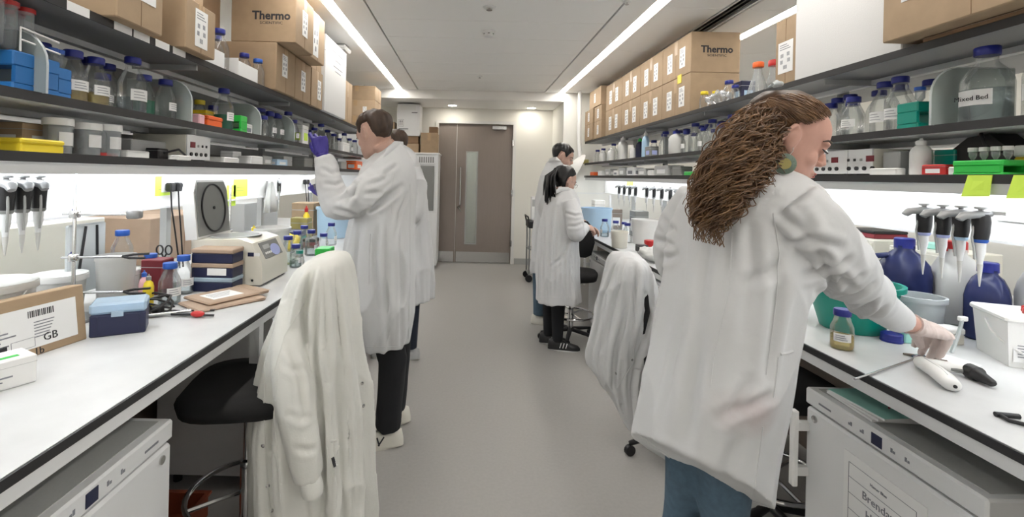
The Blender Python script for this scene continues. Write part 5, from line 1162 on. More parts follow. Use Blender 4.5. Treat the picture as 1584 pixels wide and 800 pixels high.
def limb(pts, n=30, wr=.0, seed=0, shrink=1.):
    """pts: (px, py, depth, radius)"""
    K = catmull([[*P(p[0],p[1],p[2]), p[3]] for p in pts], n)
    pos = [Vector(k[:3]) for k in K]
    rad = [max(.004, k[3]*shrink*(1 + wr*math.sin(i*1.9+seed)*math.sin(math.pi*i/(n-1)) + wr*.6*math.sin(i*3.1+seed*2))) for i, k in enumerate(K)]
    return pos, rad
def remesh(mb, vox, sm=4, m=None, name='surface', wrinkle=0., wscale=6., seed=0, smooth_shade=True):
    me = mb.mesh('tmp')
    o = bpy.data.objects.new('tmp', me); COL.objects.link(o)
    r = o.modifiers.new('r', 'REMESH'); r.mode = 'VOXEL'; r.voxel_size = vox; r.use_smooth_shade = True
    if sm: s = o.modifiers.new('s', 'SMOOTH'); s.factor = .5; s.iterations = sm
    dg = bpy.context.evaluated_depsgraph_get()
    out = bpy.data.meshes.new_from_object(o.evaluated_get(dg)); out.name = name
    bpy.data.objects.remove(o); bpy.data.meshes.remove(me)
    if wrinkle:
        nv = len(out.vertices); co = np.empty(nv*3, np.float32); no = np.empty(nv*3, np.float32)
        out.vertices.foreach_get('co', co); out.vertex_normals.foreach_get('vector', no)
        co = co.reshape(-1,3); no = no.reshape(-1,3); off = Vector((seed*3.1, seed*1.7, seed))
        dd = np.empty(nv, np.float32)
        for i in range(nv):
            p = Vector(co[i]); q = Vector((p.x*wscale, p.y*wscale, p.z*wscale*.38)) + off
            w_ = noise.noise_vector(q*.6)*.7
            dd[i] = (1-abs(noise.noise(q+w_)))**4*1.5 + .10*noise.noise(q*2.3) - .45
        co += no*(dd*wrinkle)[:,None]
        out.vertices.foreach_set('co', co.ravel()); out.update()
    out.materials.clear()
    if m: out.materials.append(MATS[m])
    out.shade_smooth()
    return out
HEADP = [(0,.062,.03,.020),(.04,.080,.012,.034),(.10,.088,-.010,.046),(.18,.089,-.028,.055),(.28,.087,-.052,.062),(.38,.086,-.075,.067),(.48,.083,-.092,.071),(.58,.087,-.101,.074),(.68,.088,-.106,.076),(.78,.081,-.104,.074),(.87,.066,-.092,.065),(.94,.043,-.07,.047),(.985,.018,-.042,.024),(1.0,.002,-.02,.006)]
def head_rings(grow=None, n=40, rings=36):
    K = catmull([list(p) for p in HEADP], rings); rs = []
    for k in K:
        zf, fr, bk, w_ = k; pts = []; cy = (fr+bk)/2; ry = (fr-bk)/2
        for i in range(n):
            a = 2*math.pi*i/n; c, s = math.cos(a), math.sin(a)
            q = Vector((w_*s, cy + ry*c, zf*.225))
            if grow:
                nrm = Vector((s*ry, c*w_*1.0, (zf-.55)*.12)); nrm.normalize(); q += nrm*grow(a, zf, q)
            pts.append(q)
        rs.append(pts)
    return rs
def add_head(mb, M):
    mb.loft(head_rings(), M)
    mb.tube([(0,.080,.128),(0,.094,.108),(0,.102,.092),(0,.094,.084)], [(.007,.008),(.009,.008),(.013,.009),(.009,.006)], 10, M)
    for s in (-1,1):
        mb.ell((s*.030,.074,.134),(.024,.014,.008),12,8,M); mb.ell((s*.031,.076,.117),(.015,.011,.009),12,8,M)
        mb.ell((s*.034,.056,.085),(.026,.022,.026),12,8,M); mb.ell((s*.011,.094,.087),(.008,.008,.006),10,6,M)
        mb.ell((s*.078,-.006,.108),(.009,.018,.030),12,8,M); mb.tube([(s*(.086+.006*math.sin(u)), -.008-.020*math.sin(u*.5+.3), .108+.033*math.cos(u)) for u in [i*math.pi/9-.5 for i in range(11)]], .0055, 8, M)
        mb.ell((s*.076,.002,.082),(.006,.009,.010),10,6,M)
    mb.ell((0,.087,.060),(.024,.010,.0065),12,8,M); mb.ell((0,.086,.050),(.021,.010,.007),12,8,M)
    mb.ell((0,.078,.020),(.024,.016,.018),12,8,M)
def head_matrix(center, fwd, roll=0., s=1.):
    f = Vector(fwd).normalized(); r = f.cross(Vector((0,0,1))).normalized(); u = r.cross(f)
    M = Matrix((( r.x,f.x,u.x,0),(r.y,f.y,u.y,0),(r.z,f.z,u.z,0),(0,0,0,1)))
    M = M @ Matrix.Rotation(roll,4,'Y')
    return Matrix.Translation(center) @ M @ Matrix.Scale(s,4) @ Matrix.Translation((0,.008,-.115))
def face_parts(parent, M, hair_m, glasses=False):
    for s in (-1,1):
        part('eyebrow', MB().tube([(s*.014,.089,.138),(s*.032,.086,.144),(s*.047,.074,.142),(s*.057,.062,.134)],[.002,.003,.0026,.0014],6), hair_m, parent, M, 60)
        part('eye', MB().ell((s*.031,.0815,.117),(.013,.0075,.006),12,8), 'paper', parent, M, 60)
        part('eyelash', MB().tube([(s*.018,.087,.117),(s*.031,.0905,.1165),(s*.044,.082,.115),(s*.052,.071,.117)],[.0016,.0022,.0022,.0014],6), 'ink', parent, M, 60)
    part('lips', MB().ell((0,.094,.0605),(.021,.006,.0035),12,6).ell((0,.0935,.053),(.018,.006,.0042),12,6), 'lip', parent, M, 60)
    if glasses:
        for s in (-1,1): part('glasses_rim', MB().tube([(s*.034+.022*math.cos(a),.100,.113+.017*math.sin(a)) for a in [2*math.pi*k/20 for k in range(20)]],.0013,5,closed=True).tube([(s*.056,.099,.116),(s*.075,.05,.118),(s*.080,-.01,.118)],.0012,5), 'steel', parent, M, 60)
def thr(a, table):
    d = abs(math.degrees((a+math.pi) % (2*math.pi) - math.pi))
    for (x0, y0), (x1, y1) in zip(table[:-1], table[1:]):
        if d <= x1: return y0 + (y1-y0)*(d-x0)/(x1-x0+1e-9)
    return table[-1][1]
SHORT = [(0,.83),(35,.82),(55,.70),(66,.52),(74,.56),(84,.70),(106,.70),(118,.46),(140,.33),(180,.30)]
LONG = [(0,.90),(30,.89),(50,.85),(66,.76),(80,.68),(92,.64),(102,.50),(115,.10),(180,.04)]
def hair_cap(parent, M, style, m, t0=.016, seed=0, streak=(60,60,14), amp=.005, name='hair'):
    def g(a, zf, q):
        k = (zf - thr(a, style))/.05; k = max(0., min(1., k)); k = k*k*(3-2*k)
        nz = noise.noise(Vector((q.x*streak[0], q.y*streak[1], q.z*streak[2])) + Vector((seed,0,0)))
        top = 1 + .55*max(0., zf-.6)
        return -.010*(1-k) + k*(t0*min(1., .35+2.2*max(0., zf-thr(a, style)))*top + amp*nz)
    mb = MB().loft(head_rings(g, 96, 72))
    return part(name, mb, m, parent, M, 180)
def add_hand(mb, M, curl=(40,45,30), flip=1, thumb=(1,.75,-.5), s=1., spread=4., rs=1., tcurl=15.):
    F_ = Matrix.Diagonal((1, flip, 1, 1)); M = M @ Matrix.Scale(s,4) @ F_
    sec = []
    for x, wy, wz in ((-.03,.024,.019),(0,.026,.018),(.02,.034,.017),(.05,.041,.015),(.08,.042,.013),(.095,.036,.010)):
        sec.append([(x, wy*rs*math.cos(a), wz*rs*math.sin(a)) for a in [2*math.pi*k/16 for k in range(16)]])
    mb.loft(sec, M)
    for i, (l, oy) in enumerate(((1.,.031),(1.09,.0105),(1.02,-.0105),(.80,-.031))):
        p = Vector((.085 - (.008 if i == 3 else 0), oy, 0)); an = 0; pts = [p - Vector((.02,0,0)), p.copy()]; yaw = R(spread*(1.5-i))
        for L, c in zip((.043*l,.027*l,.021*l), curl):
            an += R(c if not hasattr(c,'__len__') else c[i])
            p = p + Vector((math.cos(an)*math.cos(yaw)*L, math.cos(an)*math.sin(yaw)*L, -math.sin(an)*L)); pts.append(p.copy())
        mb.tube(pts, [.0105*rs,.0105*rs,.0095*rs,.0085*rs,.0065*rs], 10, M)
    d = Vector(thumb).normalized(); p = Vector((.012,.024,-.004)); pts = [p.copy()]
    for k, L in enumerate((.036,.032,.026)):
        p = p + d*L; pts.append(p.copy()); d = (d + Vector((.10,-.22,-.12))*(tcurl/15.)).normalized()
    mb.tube(pts, [.014*rs,.0125*rs,.0105*rs,.0075*rs], 10, M)
def frame(o, x, z):
    x = Vector(x).normalized(); z = Vector(z); z = (z - x*z.dot(x)).normalized(); y = z.cross(x)
    return Matrix(((x.x,y.x,z.x,o[0]),(x.y,y.y,z.y,o[1]),(x.z,y.z,z.z,o[2]),(0,0,0,1)))
def shoe(parent, q, yaw, upper, sole, L=.28, stripe=None):
    M = T(q.x, q.y, 0, yaw)       # local +x is the toe, origin under the ankle
    def ring(x, w_, h, z0=.012, n=18): return [(x, w_*math.cos(a), z0 + h*max(0, math.sin(a))**.8 if math.sin(a) > 0 else z0) for a in [2*math.pi*k/n for k in range(n)]]
    u = part('shoe', MB().loft([ring(-.30*L,.02,.035),ring(-.27*L,.034,.075),ring(-.1*L,.038,.095),ring(.08*L,.039,.085),ring(.28*L,.043,.06),ring(.5*L,.044,.045),ring(.64*L,.036,.035),ring(.71*L,.015,.015)]), upper, parent, M, 60)
    part('sole', MB().loft([[(p[0],p[1],z) for p in [(.21*L+.51*L*math.cos(a), (.040+.006*math.cos(a))*math.sin(a)) for a in [2*math.pi*k/24 for k in range(24)]]] for z in (.0,.006,.022)]), sole, u, None, 40)
    if stripe:
        for s in (-1,1):
            for k in range(2 if stripe == 'V' else 3):
                x0 = .02+.025*k
                part('stripe', MB().tube([(x0+(.03 if stripe=='V' and k==0 else 0), s*.044, .03),(x0+(.0 if stripe=='V' and k==0 else .012), s*.036,.07)],.004,5), 'ink' if stripe == 'V' else 'paper', u, None, 60)
def on_surface(me, pts, lift=.0015):
    """project photo-pixel polyline on to a mesh along the view rays; returns points lying on it"""
    bv = BVHTree.FromPolygons([v.co.copy() for v in me.vertices], [tuple(p.vertices) for p in me.polygons]); out = []
    o = Vector((0,0,EYE))
    for a, b in zip(pts[:-1], pts[1:]):
        for k in range(9):
            px, py = a[0]+(b[0]-a[0])*k/8, a[1]+(b[1]-a[1])*k/8
            h = bv.ray_cast(o, (P(px,py,1.)-o).normalized())
            if h[0] is not None: out.append(h[0] + h[1]*lift)
    return out
def seam(parent, me, pts, r=.0016, m='coat', name='seam', lift=.0004):
    p = on_surface(me, pts, lift)
    if len(p) > 2: part(name, MB().tube(p, r, 5), m, parent, None, 60)
def buttons(parent, me, pts, m='steel'):
    bv = BVHTree.FromPolygons([v.co.copy() for v in me.vertices], [tuple(p.vertices) for p in me.polygons])
    o = Vector((0,0,EYE))
    for px, py in pts:
        h = bv.ray_cast(o, (P(px,py,1.)-o).normalized())
        if h[0] is not None:
            z = h[1]; M = z.to_track_quat('Z','Y').to_matrix().to_4x4(); M.translation = h[0]
            part('snap_button', MB().lathe([(.007,-.002),(.007,.001),(.005,.002)],10), m, parent, M, 40)
def crease(me, lines, A=.0115, W_=.0105):
    nv = len(me.vertices); co = np.empty(nv*3, np.float32); no = np.empty(nv*3, np.float32)
    me.vertices.foreach_get('co', co); me.vertex_normals.foreach_get('vector', no); co = co.reshape(-1,3); no = no.reshape(-1,3)
    dsum = np.zeros(nv, np.float32)
    bv = BVHTree.FromPolygons([v.co.copy() for v in me.vertices], [tuple(p.vertices) for p in me.polygons]); o = Vector((0,0,EYE))
    for ln in lines:
        a_, w_ = A, W_
        if not hasattr(ln[0], '__len__'): a_, w_ = A*ln[0], W_*ln[1]; ln = ln[2:]
        pts = []
        for a, b in zip(ln[:-1], ln[1:]):
            nk = max(6, int(math.hypot(b[0]-a[0], b[1]-a[1])/2.2))
            for k in range(nk):
                px, py = a[0]+(b[0]-a[0])*k/nk, a[1]+(b[1]-a[1])*k/nk
                h = bv.ray_cast(o, (P(px,py,1.)-o).normalized())
                if h[0] is not None: pts.append(h[0])
        if len(pts) < 3: continue
        q = np.array(pts, np.float32); d2 = np.full(nv, 1e9, np.float32); env = np.zeros(nv, np.float32)
        lo, hi = q.min(0)-w_*5, q.max(0)+w_*5; sel = np.where(((co > lo) & (co < hi)).all(1))[0]; cs = co[sel]
        ds = np.full(len(sel), 1e9, np.float32); es = np.zeros(len(sel), np.float32)
        for i, c in enumerate(q):
            dd = ((cs-c)**2).sum(1); m_ = dd < ds; ds[m_] = dd[m_]; es[m_] = math.sin(math.pi*(i+1)/(len(q)+1))**.5
        d2[sel] = ds; env[sel] = es
        d = np.sqrt(d2)
        dsum += env*a_*(-np.exp(-(d/w_)**2) + .55*np.exp(-((d-2.0*w_)/(w_*1.1))**2))
    co += no*dsum[:,None]; me.vertices.foreach_set('co', co.ravel()); me.update()
def make_person(label, group, body_mb, coat_mb, skin, coat_m, vox_b, vox_c, wr, seed, origin, creases=()):
    body = link('person', remesh(body_mb, vox_b, 3, skin, 'body'))
    tag(body, label, 'person', group)
    cm = remesh(coat_mb, vox_c, 4, coat_m, 'lab_coat', wr, 5.5, seed)
    if creases: crease(cm, creases)
    coat = link('lab_coat', cm, body)
    return body, coat, cm
def legs(mb, ls, shrink=1.):
    for pts in ls: mb.tube([Vector(p[:3]) for p in pts], [p[3]*shrink for p in pts], 14)
# ------------------------------------------------------------------ man with raised blue glove (left)
rows = [(226,600,226,620,2.60,.05),(236,588,236,627,2.60,.09),(252,570,252,636,2.60,.15),(275,558,275,641,2.60,.185),(330,547,330,642,2.60,.19),(380,537,380,641,2.60,.19),(430,533,430,640,2.60,.19),(480,535,480,638,2.60,.20),(508,545,508,634,2.60,.19),(527,553,527,631,2.60,.18)]
slN = [(598,268,2.50,.07),(575,290,2.45,.08),(548,312,2.42,.078),(526,318,2.41,.075),(513,290,2.43,.068),(501,250,2.46,.050),(499,241,2.46,.046)]
slF = [(578,275,2.72,.07),(562,300,2.78,.07),(545,322,2.82,.065),(522,316,2.85,.055),(503,302,2.87,.045)]
cm = MB().loft(loft_rows(rows, fold=.05, seed=1, kf=(9,14))); cm.tube(*limb(slN, 34, .012, 1), 20); cm.tube(*limb(slF, 26, .015, 2), 18)
hc = P(580,207,2.60); Mh = head_matrix(hc, (-.80,.52,-.30), 0., 1.05)
bd = MB().loft(loft_rows(rows[:-3], 40, 24, shrink=.78)); bd.tube(*limb(slN, 20, 0, 0, .5), 12); bd.tube(*limb(slF, 20, 0, 0, .5), 12); add_head(bd, Mh)
bd.tube([Mh @ Vector((0,-.035,.06)), P(596,232,2.60), P(606,262,2.60)], [.052,.058,.07], 16)
f1, f2 = PZ(590,690,0), PZ(612,655,0); hip = P(594,470,2.6)
lg = [[(hip.x-.02,hip.y-.08,.82,.095),(f1.x+.05,f1.y+.0,.48,.078),(f1.x+.03,f1.y+.01,.09,.066)],[(hip.x+.05,hip.y+.06,.82,.095),(f2.x+.0,f2.y-.02,.48,.078),(f2.x-.01,f2.y,.09,.066)]]
legs(bd, lg, .75)
HC = ((38,55,72,80),(45,60,75,80),(30,35,45,45))
M1 = frame(P(499,240,2.46), (-.22,.02,1.), (.3,-.85,.35)); M2 = frame(P(503,302,2.87), (-.75,.0,.75), (-.1,-.8,.6))
add_hand(bd, M1, HC, 1, (1,.5,-.9), 1., 7., .75); add_hand(bd, M2, (45,50,35), -1, (1,.6,-.6), .95, 3., .8)
body, coat, cmesh = make_person('person in white lab coat raising a blue-gloved hand on the left', 'researchers in lab coats', bd, cm, 'skin_pale', 'coat', .006, .0065, .012, 1, f1, [(1.6,1.2,(548,284),(546,302),(534,314)),(1.2,1,(524,311),(544,300),(557,277)),(1.8,1.4,(562,328),(587,315),(622,287)),(1,1,(520,324),(552,333)),(1,1,(611,257),(594,270)),(1,1.2,(600,345),(598,450),(600,535)),(1,1.2,(620,330),(622,430),(620,535)),(1,1,(556,350),(548,440)),(1,1,(586,350),(580,400),(585,480)),(.9,1,(500,262),(514,268),(532,262)),(.9,1,(504,284),(520,286),(536,278)),(.8,1,(570,285),(590,280),(606,268)),(.8,1,(566,300),(590,298)),(.8,1,(630,300),(618,330),(612,370))])
gl = MB(); add_hand(gl, M1, HC, 1, (1,.5,-.9), 1.02, 7., .98); gl.tube([P(500,243,2.46), M1 @ Vector((.005,0,0))],[.034,.030],14)
link('glove', remesh(gl, .003, 2, 'glove_blue', 'glove', .0015, 40), body)
gl = MB(); add_hand(gl, M2, (45,50,35), -1, (1,.6,-.6), .97, 3., 1.12); gl.tube([P(504,303,2.87), M2 @ Vector((.005,0,0))],[.034,.030],14)
link('glove', remesh(gl, .003, 2, 'glove_blue', 'glove', .0015, 40), body)
hair_cap(body, Mh, SHORT, 'hair_brown', .013, 3, amp=.006); face_parts(body, Mh, 'hair_brown')
pm_ = MB(); legs(pm_, lg); link('trousers', remesh(pm_, .010, 3, 'dark_cloth', 'trousers', .006, 9), body)
shoe(body, f1+Vector((.03,0,0)), R(195), 'shoe_white', 'shoe_white', .29, 'V'); shoe(body, f2+Vector((.0,.0,0)), R(205), 'shoe_white', 'shoe_white', .29, 'V')
part('collar', MB().tube([P(592,248,2.46),P(600,236,2.49),P(612,226,2.54),P(622,226,2.60),P(626,238,2.64)],[(.001,.003),(.006,.022),(.007,.028),(.007,.026),(.001,.004)],12), 'coat', coat, None, 60)
seam(coat, cmesh, [(612,262),(606,290),(606,330)]); seam(coat, cmesh, [(634,285),(634,420),(631,540)]); seam(coat, cmesh, [(573,362),(571,395),(571,440)], .004, name='pocket_edge'); seam(coat, cmesh, [(577,362),(575,395),(575,440)], .003, name='pocket_edge'); seam(coat, cmesh, [(558,536),(595,537),(630,536)], .002, name='hem_seam')
t = thing('sample_vial', 'small black and white vial held up in the blue glove', 'vial', M1 @ T(.055,.0,-.045)); part('body', MB().lathe([(.009,-.03),(.010,-.027),(.010,.02)],12,M=Matrix.Rotation(R(90),4,'X')), 'black', t, smooth=40); part('cap', MB().lathe([(.011,.02),(.011,.034)],12,M=Matrix.Rotation(R(90),4,'X')), 'white_plastic', t, smooth=40)
q = P(487,284,2.84); t = thing('sample_tube', 'white-capped tube held in the lower blue glove', 'tube', T(q.x,q.y,q.z,0,R(10),R(-20))); part('tube_body', MB().lathe([(.006,-.10),(.014,-.08),(.014,.0)],14), 'clear_plastic', t, smooth=50); part('cap', MB().lathe([(.021,.0),(.021,.026),(.018,.03)],16), 'white_plastic', t, smooth=40)
# ------------------------------------------------------------------ person hidden behind him
rows = [(222,606,222,624,3.83,.05),(238,598,238,640,3.83,.11),(256,594,256,650,3.83,.15),(300,592,300,659,3.83,.17),(350,594,350,663,3.83,.17),(420,596,420,667,3.83,.18),(462,598,462,668,3.83,.19)]
slL = [(606,262,3.98,.06),(598,300,4.02,.06),(580,330,4.06,.055),(560,328,4.1,.045)]
slR = [(640,262,3.70,.065),(648,300,3.66,.062),(640,335,3.62,.058),(615,345,3.66,.045)]
cm = MB().loft(loft_rows(rows, fold=.07, seed=4, kf=(9,14))); cm.tube(*limb(slL,20,.015,1),16); cm.tube(*limb(slR,20,.015,1),16)
hc = P(612,226,3.83); Mh = head_matrix(hc, (-.9,.3,-.35))
bd = MB().loft(loft_rows(rows[:-2], 40, 24, shrink=.8)); add_head(bd, Mh); bd.tube([Mh @ Vector((0,-.035,.06)), P(615,240,3.83), P(616,262,3.83)], [.05,.056,.07], 14)
bd.tube(*limb(slL,16,0,0,.6),12); bd.tube(*limb(slR,16,0,0,.6),12)
f1 = PZ(633,556,0); f2 = PZ(612,552,0); lg = [[(f1.x,f1.y,.75,.09),(f1.x,f1.y,.4,.075),(f1.x,f1.y,.09,.06)],[(f2.x,f2.y,.75,.09),(f2.x,f2.y,.4,.075),(f2.x,f2.y,.09,.06)]]; legs(bd, lg, .75)
for pts, fl in ((slL,1),(slR,-1)):
    Mx = frame(P(*pts[-1][:3]), (-1,.1,-.1), (0,0,1)); add_hand(bd, Mx, (25,30,20), fl, (1,.6,-.4), .95)
body, coat, cmesh = make_person('person in lab coat mostly hidden behind the one raising a glove', 'researchers in lab coats', bd, cm, 'skin_pale', 'coat', .008, .010, .012, 4, f1)
hair_cap(body, Mh, SHORT, 'hair_brown', .02, 5); face_parts(body, Mh, 'hair_brown')
pm_ = MB(); legs(pm_, lg); link('trousers', remesh(pm_, .012, 3, 'navy_cloth', 'trousers'), body)
shoe(body, f1, R(185), 'mid_grey', 'shoe_white'); shoe(body, f2, R(185), 'mid_grey', 'shoe_white')
# ------------------------------------------------------------------ far man on the right
rows = [(246,852,246,868,4.72,.05),(256,845,256,873,4.72,.11),(272,836,272,878,4.72,.16),(300,831,300,880,4.72,.18),(345,827,345,878,4.72,.18),(390,823,390,870,4.72,.18),(420,820,420,864,4.72,.19)]
slR = [(846,272,4.56,.07),(842,310,4.52,.068),(852,345,4.5,.06),(878,350,4.56,.048)]
slL = [(868,272,4.9,.07),(876,310,4.95,.065),(892,340,4.95,.05)]
cm = MB().loft(loft_rows(rows, fold=.07, seed=6, kf=(9,14))); cm.tube(*limb(slR,20,.015,1),16); cm.tube(*limb(slL,20,.015,1),16)
hc = P(870,243,4.72); Mh = head_matrix(hc, (.92,-.22,-.38), 0., 1.04)
bd = MB().loft(loft_rows(rows[:-2], 40, 24, shrink=.8)); add_head(bd, Mh); bd.tube([Mh @ Vector((0,-.035,.06)), P(861,255,4.72), P(858,275,4.72)], [.05,.058,.07], 14)
bd.tube(*limb(slR,16,0,0,.6),12); bd.tube(*limb(slL,16,0,0,.6),12)
for pts, fl in ((slL,-1),(slR,1)): add_hand(bd, frame(P(*pts[-1][:3]), (1,-.1,-.1), (0,0,1)), (30,35,25), fl, (1,.6,-.4), .95)
f1 = PZ(834,501,0); f2 = PZ(855,497,0); lg = [[(f1.x,f1.y,.75,.09),(f1.x,f1.y,.4,.075),(f1.x,f1.y,.09,.062)],[(f2.x,f2.y,.75,.09),(f2.x,f2.y,.4,.075),(f2.x,f2.y,.09,.062)]]; legs(bd, lg, .75)
body, coat, cmesh = make_person('person in white coat and jeans standing farthest along the right bench', 'researchers in lab coats', bd, cm, 'skin_pale', 'coat', .008, .010, .012, 6, f1)
hair_cap(body, Mh, SHORT, 'hair_black', .02, 8); face_parts(body, Mh, 'hair_black')
pm_ = MB(); legs(pm_, lg); link('trousers', remesh(pm_, .012, 3, 'jeans', 'trousers'), body)
shoe(body, f1, R(-15), 'shoe_white', 'shoe_white'); shoe(body, f2, R(-5), 'shoe_white', 'shoe_white')
part('collar', MB().tube([P(868,250,4.6),P(860,246,4.6),P(850,248,4.68),P(850,254,4.8)],[(.001,.004),(.007,.024),(.007,.024),(.001,.004)],8), 'coat', coat, None, 60)
# ------------------------------------------------------------------ far woman with ponytail
rows = [(292,867,292,885,4.0,.05),(300,853,300,891,4.0,.10),(313,844,313,895,4.0,.14),(340,838,340,896,4.0,.15),(380,833,380,893,4.0,.155),(420,831,420,894,4.0,.17),(465,829,465,896,4.0,.19)]
slR = [(880,312,3.88,.062),(888,340,3.82,.066),(890,360,3.80,.064),(899,358,3.84,.052),(904,350,3.90,.042)]
slL = [(868,312,4.13,.06),(885,345,4.2,.055),(905,352,4.2,.042)]
cm = MB().loft(loft_rows(rows, fold=.06, seed=9, kf=(9,14))); cm.tube(*limb(slR,26,.015,1),16); cm.tube(*limb(slL,20,.015,1),16)
hc = P(873,279,4.0); Mh = head_matrix(hc, (.86,.32,-.45), 0., .98)
bd = MB().loft(loft_rows(rows[:-2], 40, 24, shrink=.8)); add_head(bd, Mh); bd.tube([Mh @ Vector((0,-.035,.06)), P(874,294,4.0), P(874,312,4.0)], [.045,.05,.06], 14)
bd.tube(*limb(slR,16,0,0,.6),12); bd.tube(*limb(slL,16,0,0,.6),12)
add_hand(bd, frame(P(904,350,3.90), (.9,.25,-.25), (.1,-.5,.8)), (35,40,30), 1, (1,.6,-.5), .92); add_hand(bd, frame(P(905,352,4.2), (.95,-.1,-.1), (0,.3,.9)), (35,40,30), -1, (1,.6,-.5), .92)
f1, f2 = PZ(848,531,0), PZ(862,541,0); lg = [[(f1.x,f1.y,.70,.085),(f1.x,f1.y,.42,.062),(f1.x,f1.y,.07,.045)],[(f2.x,f2.y,.70,.085),(f2.x,f2.y,.42,.062),(f2.x,f2.y,.07,.045)]]; legs(bd, lg, .75)
body, coat, cmesh = make_person('person in white coat, black leggings and black trainers at the far right bench', 'researchers in lab coats', bd, cm, 'skin_pale', 'coat', .007, .008, .011, 9, f1, [(880,372),(868,400),(852,412)] and [(1,1,(880,374),(868,400),(850,414)),(1,1,(876,330),(890,334),(900,332)),(1,1,(880,350),(892,350),(902,345)),(1,1,(862,320),(858,390),(856,460)),(1,1,(842,330),(840,400),(838,460)),(1,1,(872,395),(874,462)),(1,1,(885,400),(888,462))])
hp = hair_cap(body, Mh, LONG, 'hair_black', .017, 12); face_parts(body, Mh, 'hair_black', True)
rr = random.Random(3); mb = MB()
for k in range(46):
    a0 = Mh @ Vector((rr.uniform(-.02,.02), -.125, .15)); o_ = Vector((rr.uniform(-.035,.035), rr.uniform(-.03,.03), 0)); L_ = rr.uniform(.18,.30)
    mb.tube([Mh @ Vector((rr.uniform(-.05,.05),-.09,.19)), a0, a0+Vector((-.045,-.03,-.05))+o_*.8, a0+Vector((-.05,-.03,-.6*L_))+o_, a0+Vector((-.045,-.03,-L_))+o_*1.25], [.006,.009,.010,.008,.003], 6)
part('ponytail', mb, 'hair_black', body, None, 180)
part('hair_band', MB().tube([Mh @ Vector((.02*math.cos(a), -.128+.004*math.sin(a*2), .15+.02*math.sin(a))) for a in [2*math.pi*k/16 for k in range(16)]], .005, 6, closed=True), 'black', body, None, 60)
pm_ = MB(); legs(pm_, lg); link('trousers', remesh(pm_, .010, 3, 'dark_cloth', 'trousers'), body)
shoe(body, f1, R(-10), 'black', 'paper', .27, 'S'); shoe(body, f2, R(-10), 'black', 'paper', .27, 'S')
seam(coat, cmesh, [(853,330),(851,400),(848,462)], .0025, name='back_seam'); seam(coat, cmesh, [(832,459),(862,461),(893,459)], .002, name='hem_seam')
part('collar', MB().tube([P(858,300,3.9),P(866,293,3.92),P(878,293,3.92),P(887,299,3.93)],[(.001,.004),(.007,.022),(.007,.022),(.001,.004)],8), 'coat', coat, None, 60)
# ------------------------------------------------------------------ curly-haired woman (near right)
rows = [(254,1176,268,1226,1.31,.07),(264,1130,286,1246,1.33,.125),(286,1086,312,1256,1.35,.17),(330,1058,345,1256,1.36,.19),(400,1046,405,1240,1.36,.195),(460,1036,465,1214,1.36,.195),(530,1020,540,1203,1.37,.20,.01),(600,1006,625,1192,1.37,.20,.04),(655,993,712,1180,1.38,.20,.08),(674,989,785,1172,1.38,.20,.10)]
slR = [(1218,318,1.21,.078),(1250,350,1.20,.080),(1285,392,1.245,.076),(1315,428,1.31,.068),(1348,462,1.39,.056),(1378,486,1.45,.048),(1390,495,1.47,.042)]
slL = [(1084,312,1.50,.07),(1058,345,1.54,.072),(1044,385,1.57,.068),(1052,412,1.60,.062),(1085,440,1.68,.052),(1110,455,1.74,.042)]
cm = MB().loft(loft_rows(rows, 80, 60, fold=.035, seed=11, kf=(7,11))); cm.tube(*limb(slR,44,.012,1),24); cm.tube(*limb(slL,30,.02,3),20)
ear = P(1225,214,1.205); fw = (.86,-.28,-.42); Mh = head_matrix(Vector((0,0,0)), fw, R(0), 1.02); Mh = Matrix.Translation(ear - Mh @ Vector((.083,-.008,.108))) @ Mh
bd = MB().loft(loft_rows(rows[:-3], 48, 30, shrink=.8)); add_head(bd, Mh)
bd.tube([Mh @ Vector((0,-.035,.05)), P(1196,258,1.30), P(1175,290,1.34)], [.046,.052,.065], 16)
bd.tube(*limb(slR,20,0,0,.5),14); bd.tube(*limb(slL,16,0,0,.6),12)
wr_ = P(1424,507,1.515)
bd.tube([P(1385,490,1.465), P(1405,499,1.49), wr_], [.031,.028,.025], 14)
xd = P(1474,512,1.60) - wr_
M1 = frame(wr_, xd, (.1,-.30,.9))
CUR = ((58,62,66,70),(12,14,17,20),(8,8,10,10))
add_hand(bd, M1, CUR, 1, (1.3,-.25,-1.05), 1.18, 3., .82, 3.)
add_hand(bd, frame(P(1110,455,1.74), (1,.3,-.2), (0,0,1)), (30,35,25), -1, (1,.6,-.4), .95)
k1, k2 = P(1056,760,1.44), P(1117,765,1.34)
lg = [[(k1.x+.03,k1.y-.02,.78,.088),(k1.x+.0,k1.y,.50,.053),(k1.x-.01,k1.y,.28,.054),(k1.x,k1.y,.08,.046)],[(k2.x+.0,k2.y,.78,.09),(k2.x+.01,k2.y,.50,.057),(k2.x+.01,k2.y,.28,.056),(k2.x+.01,k2.y,.08,.046)]]; legs(bd, lg, .8)
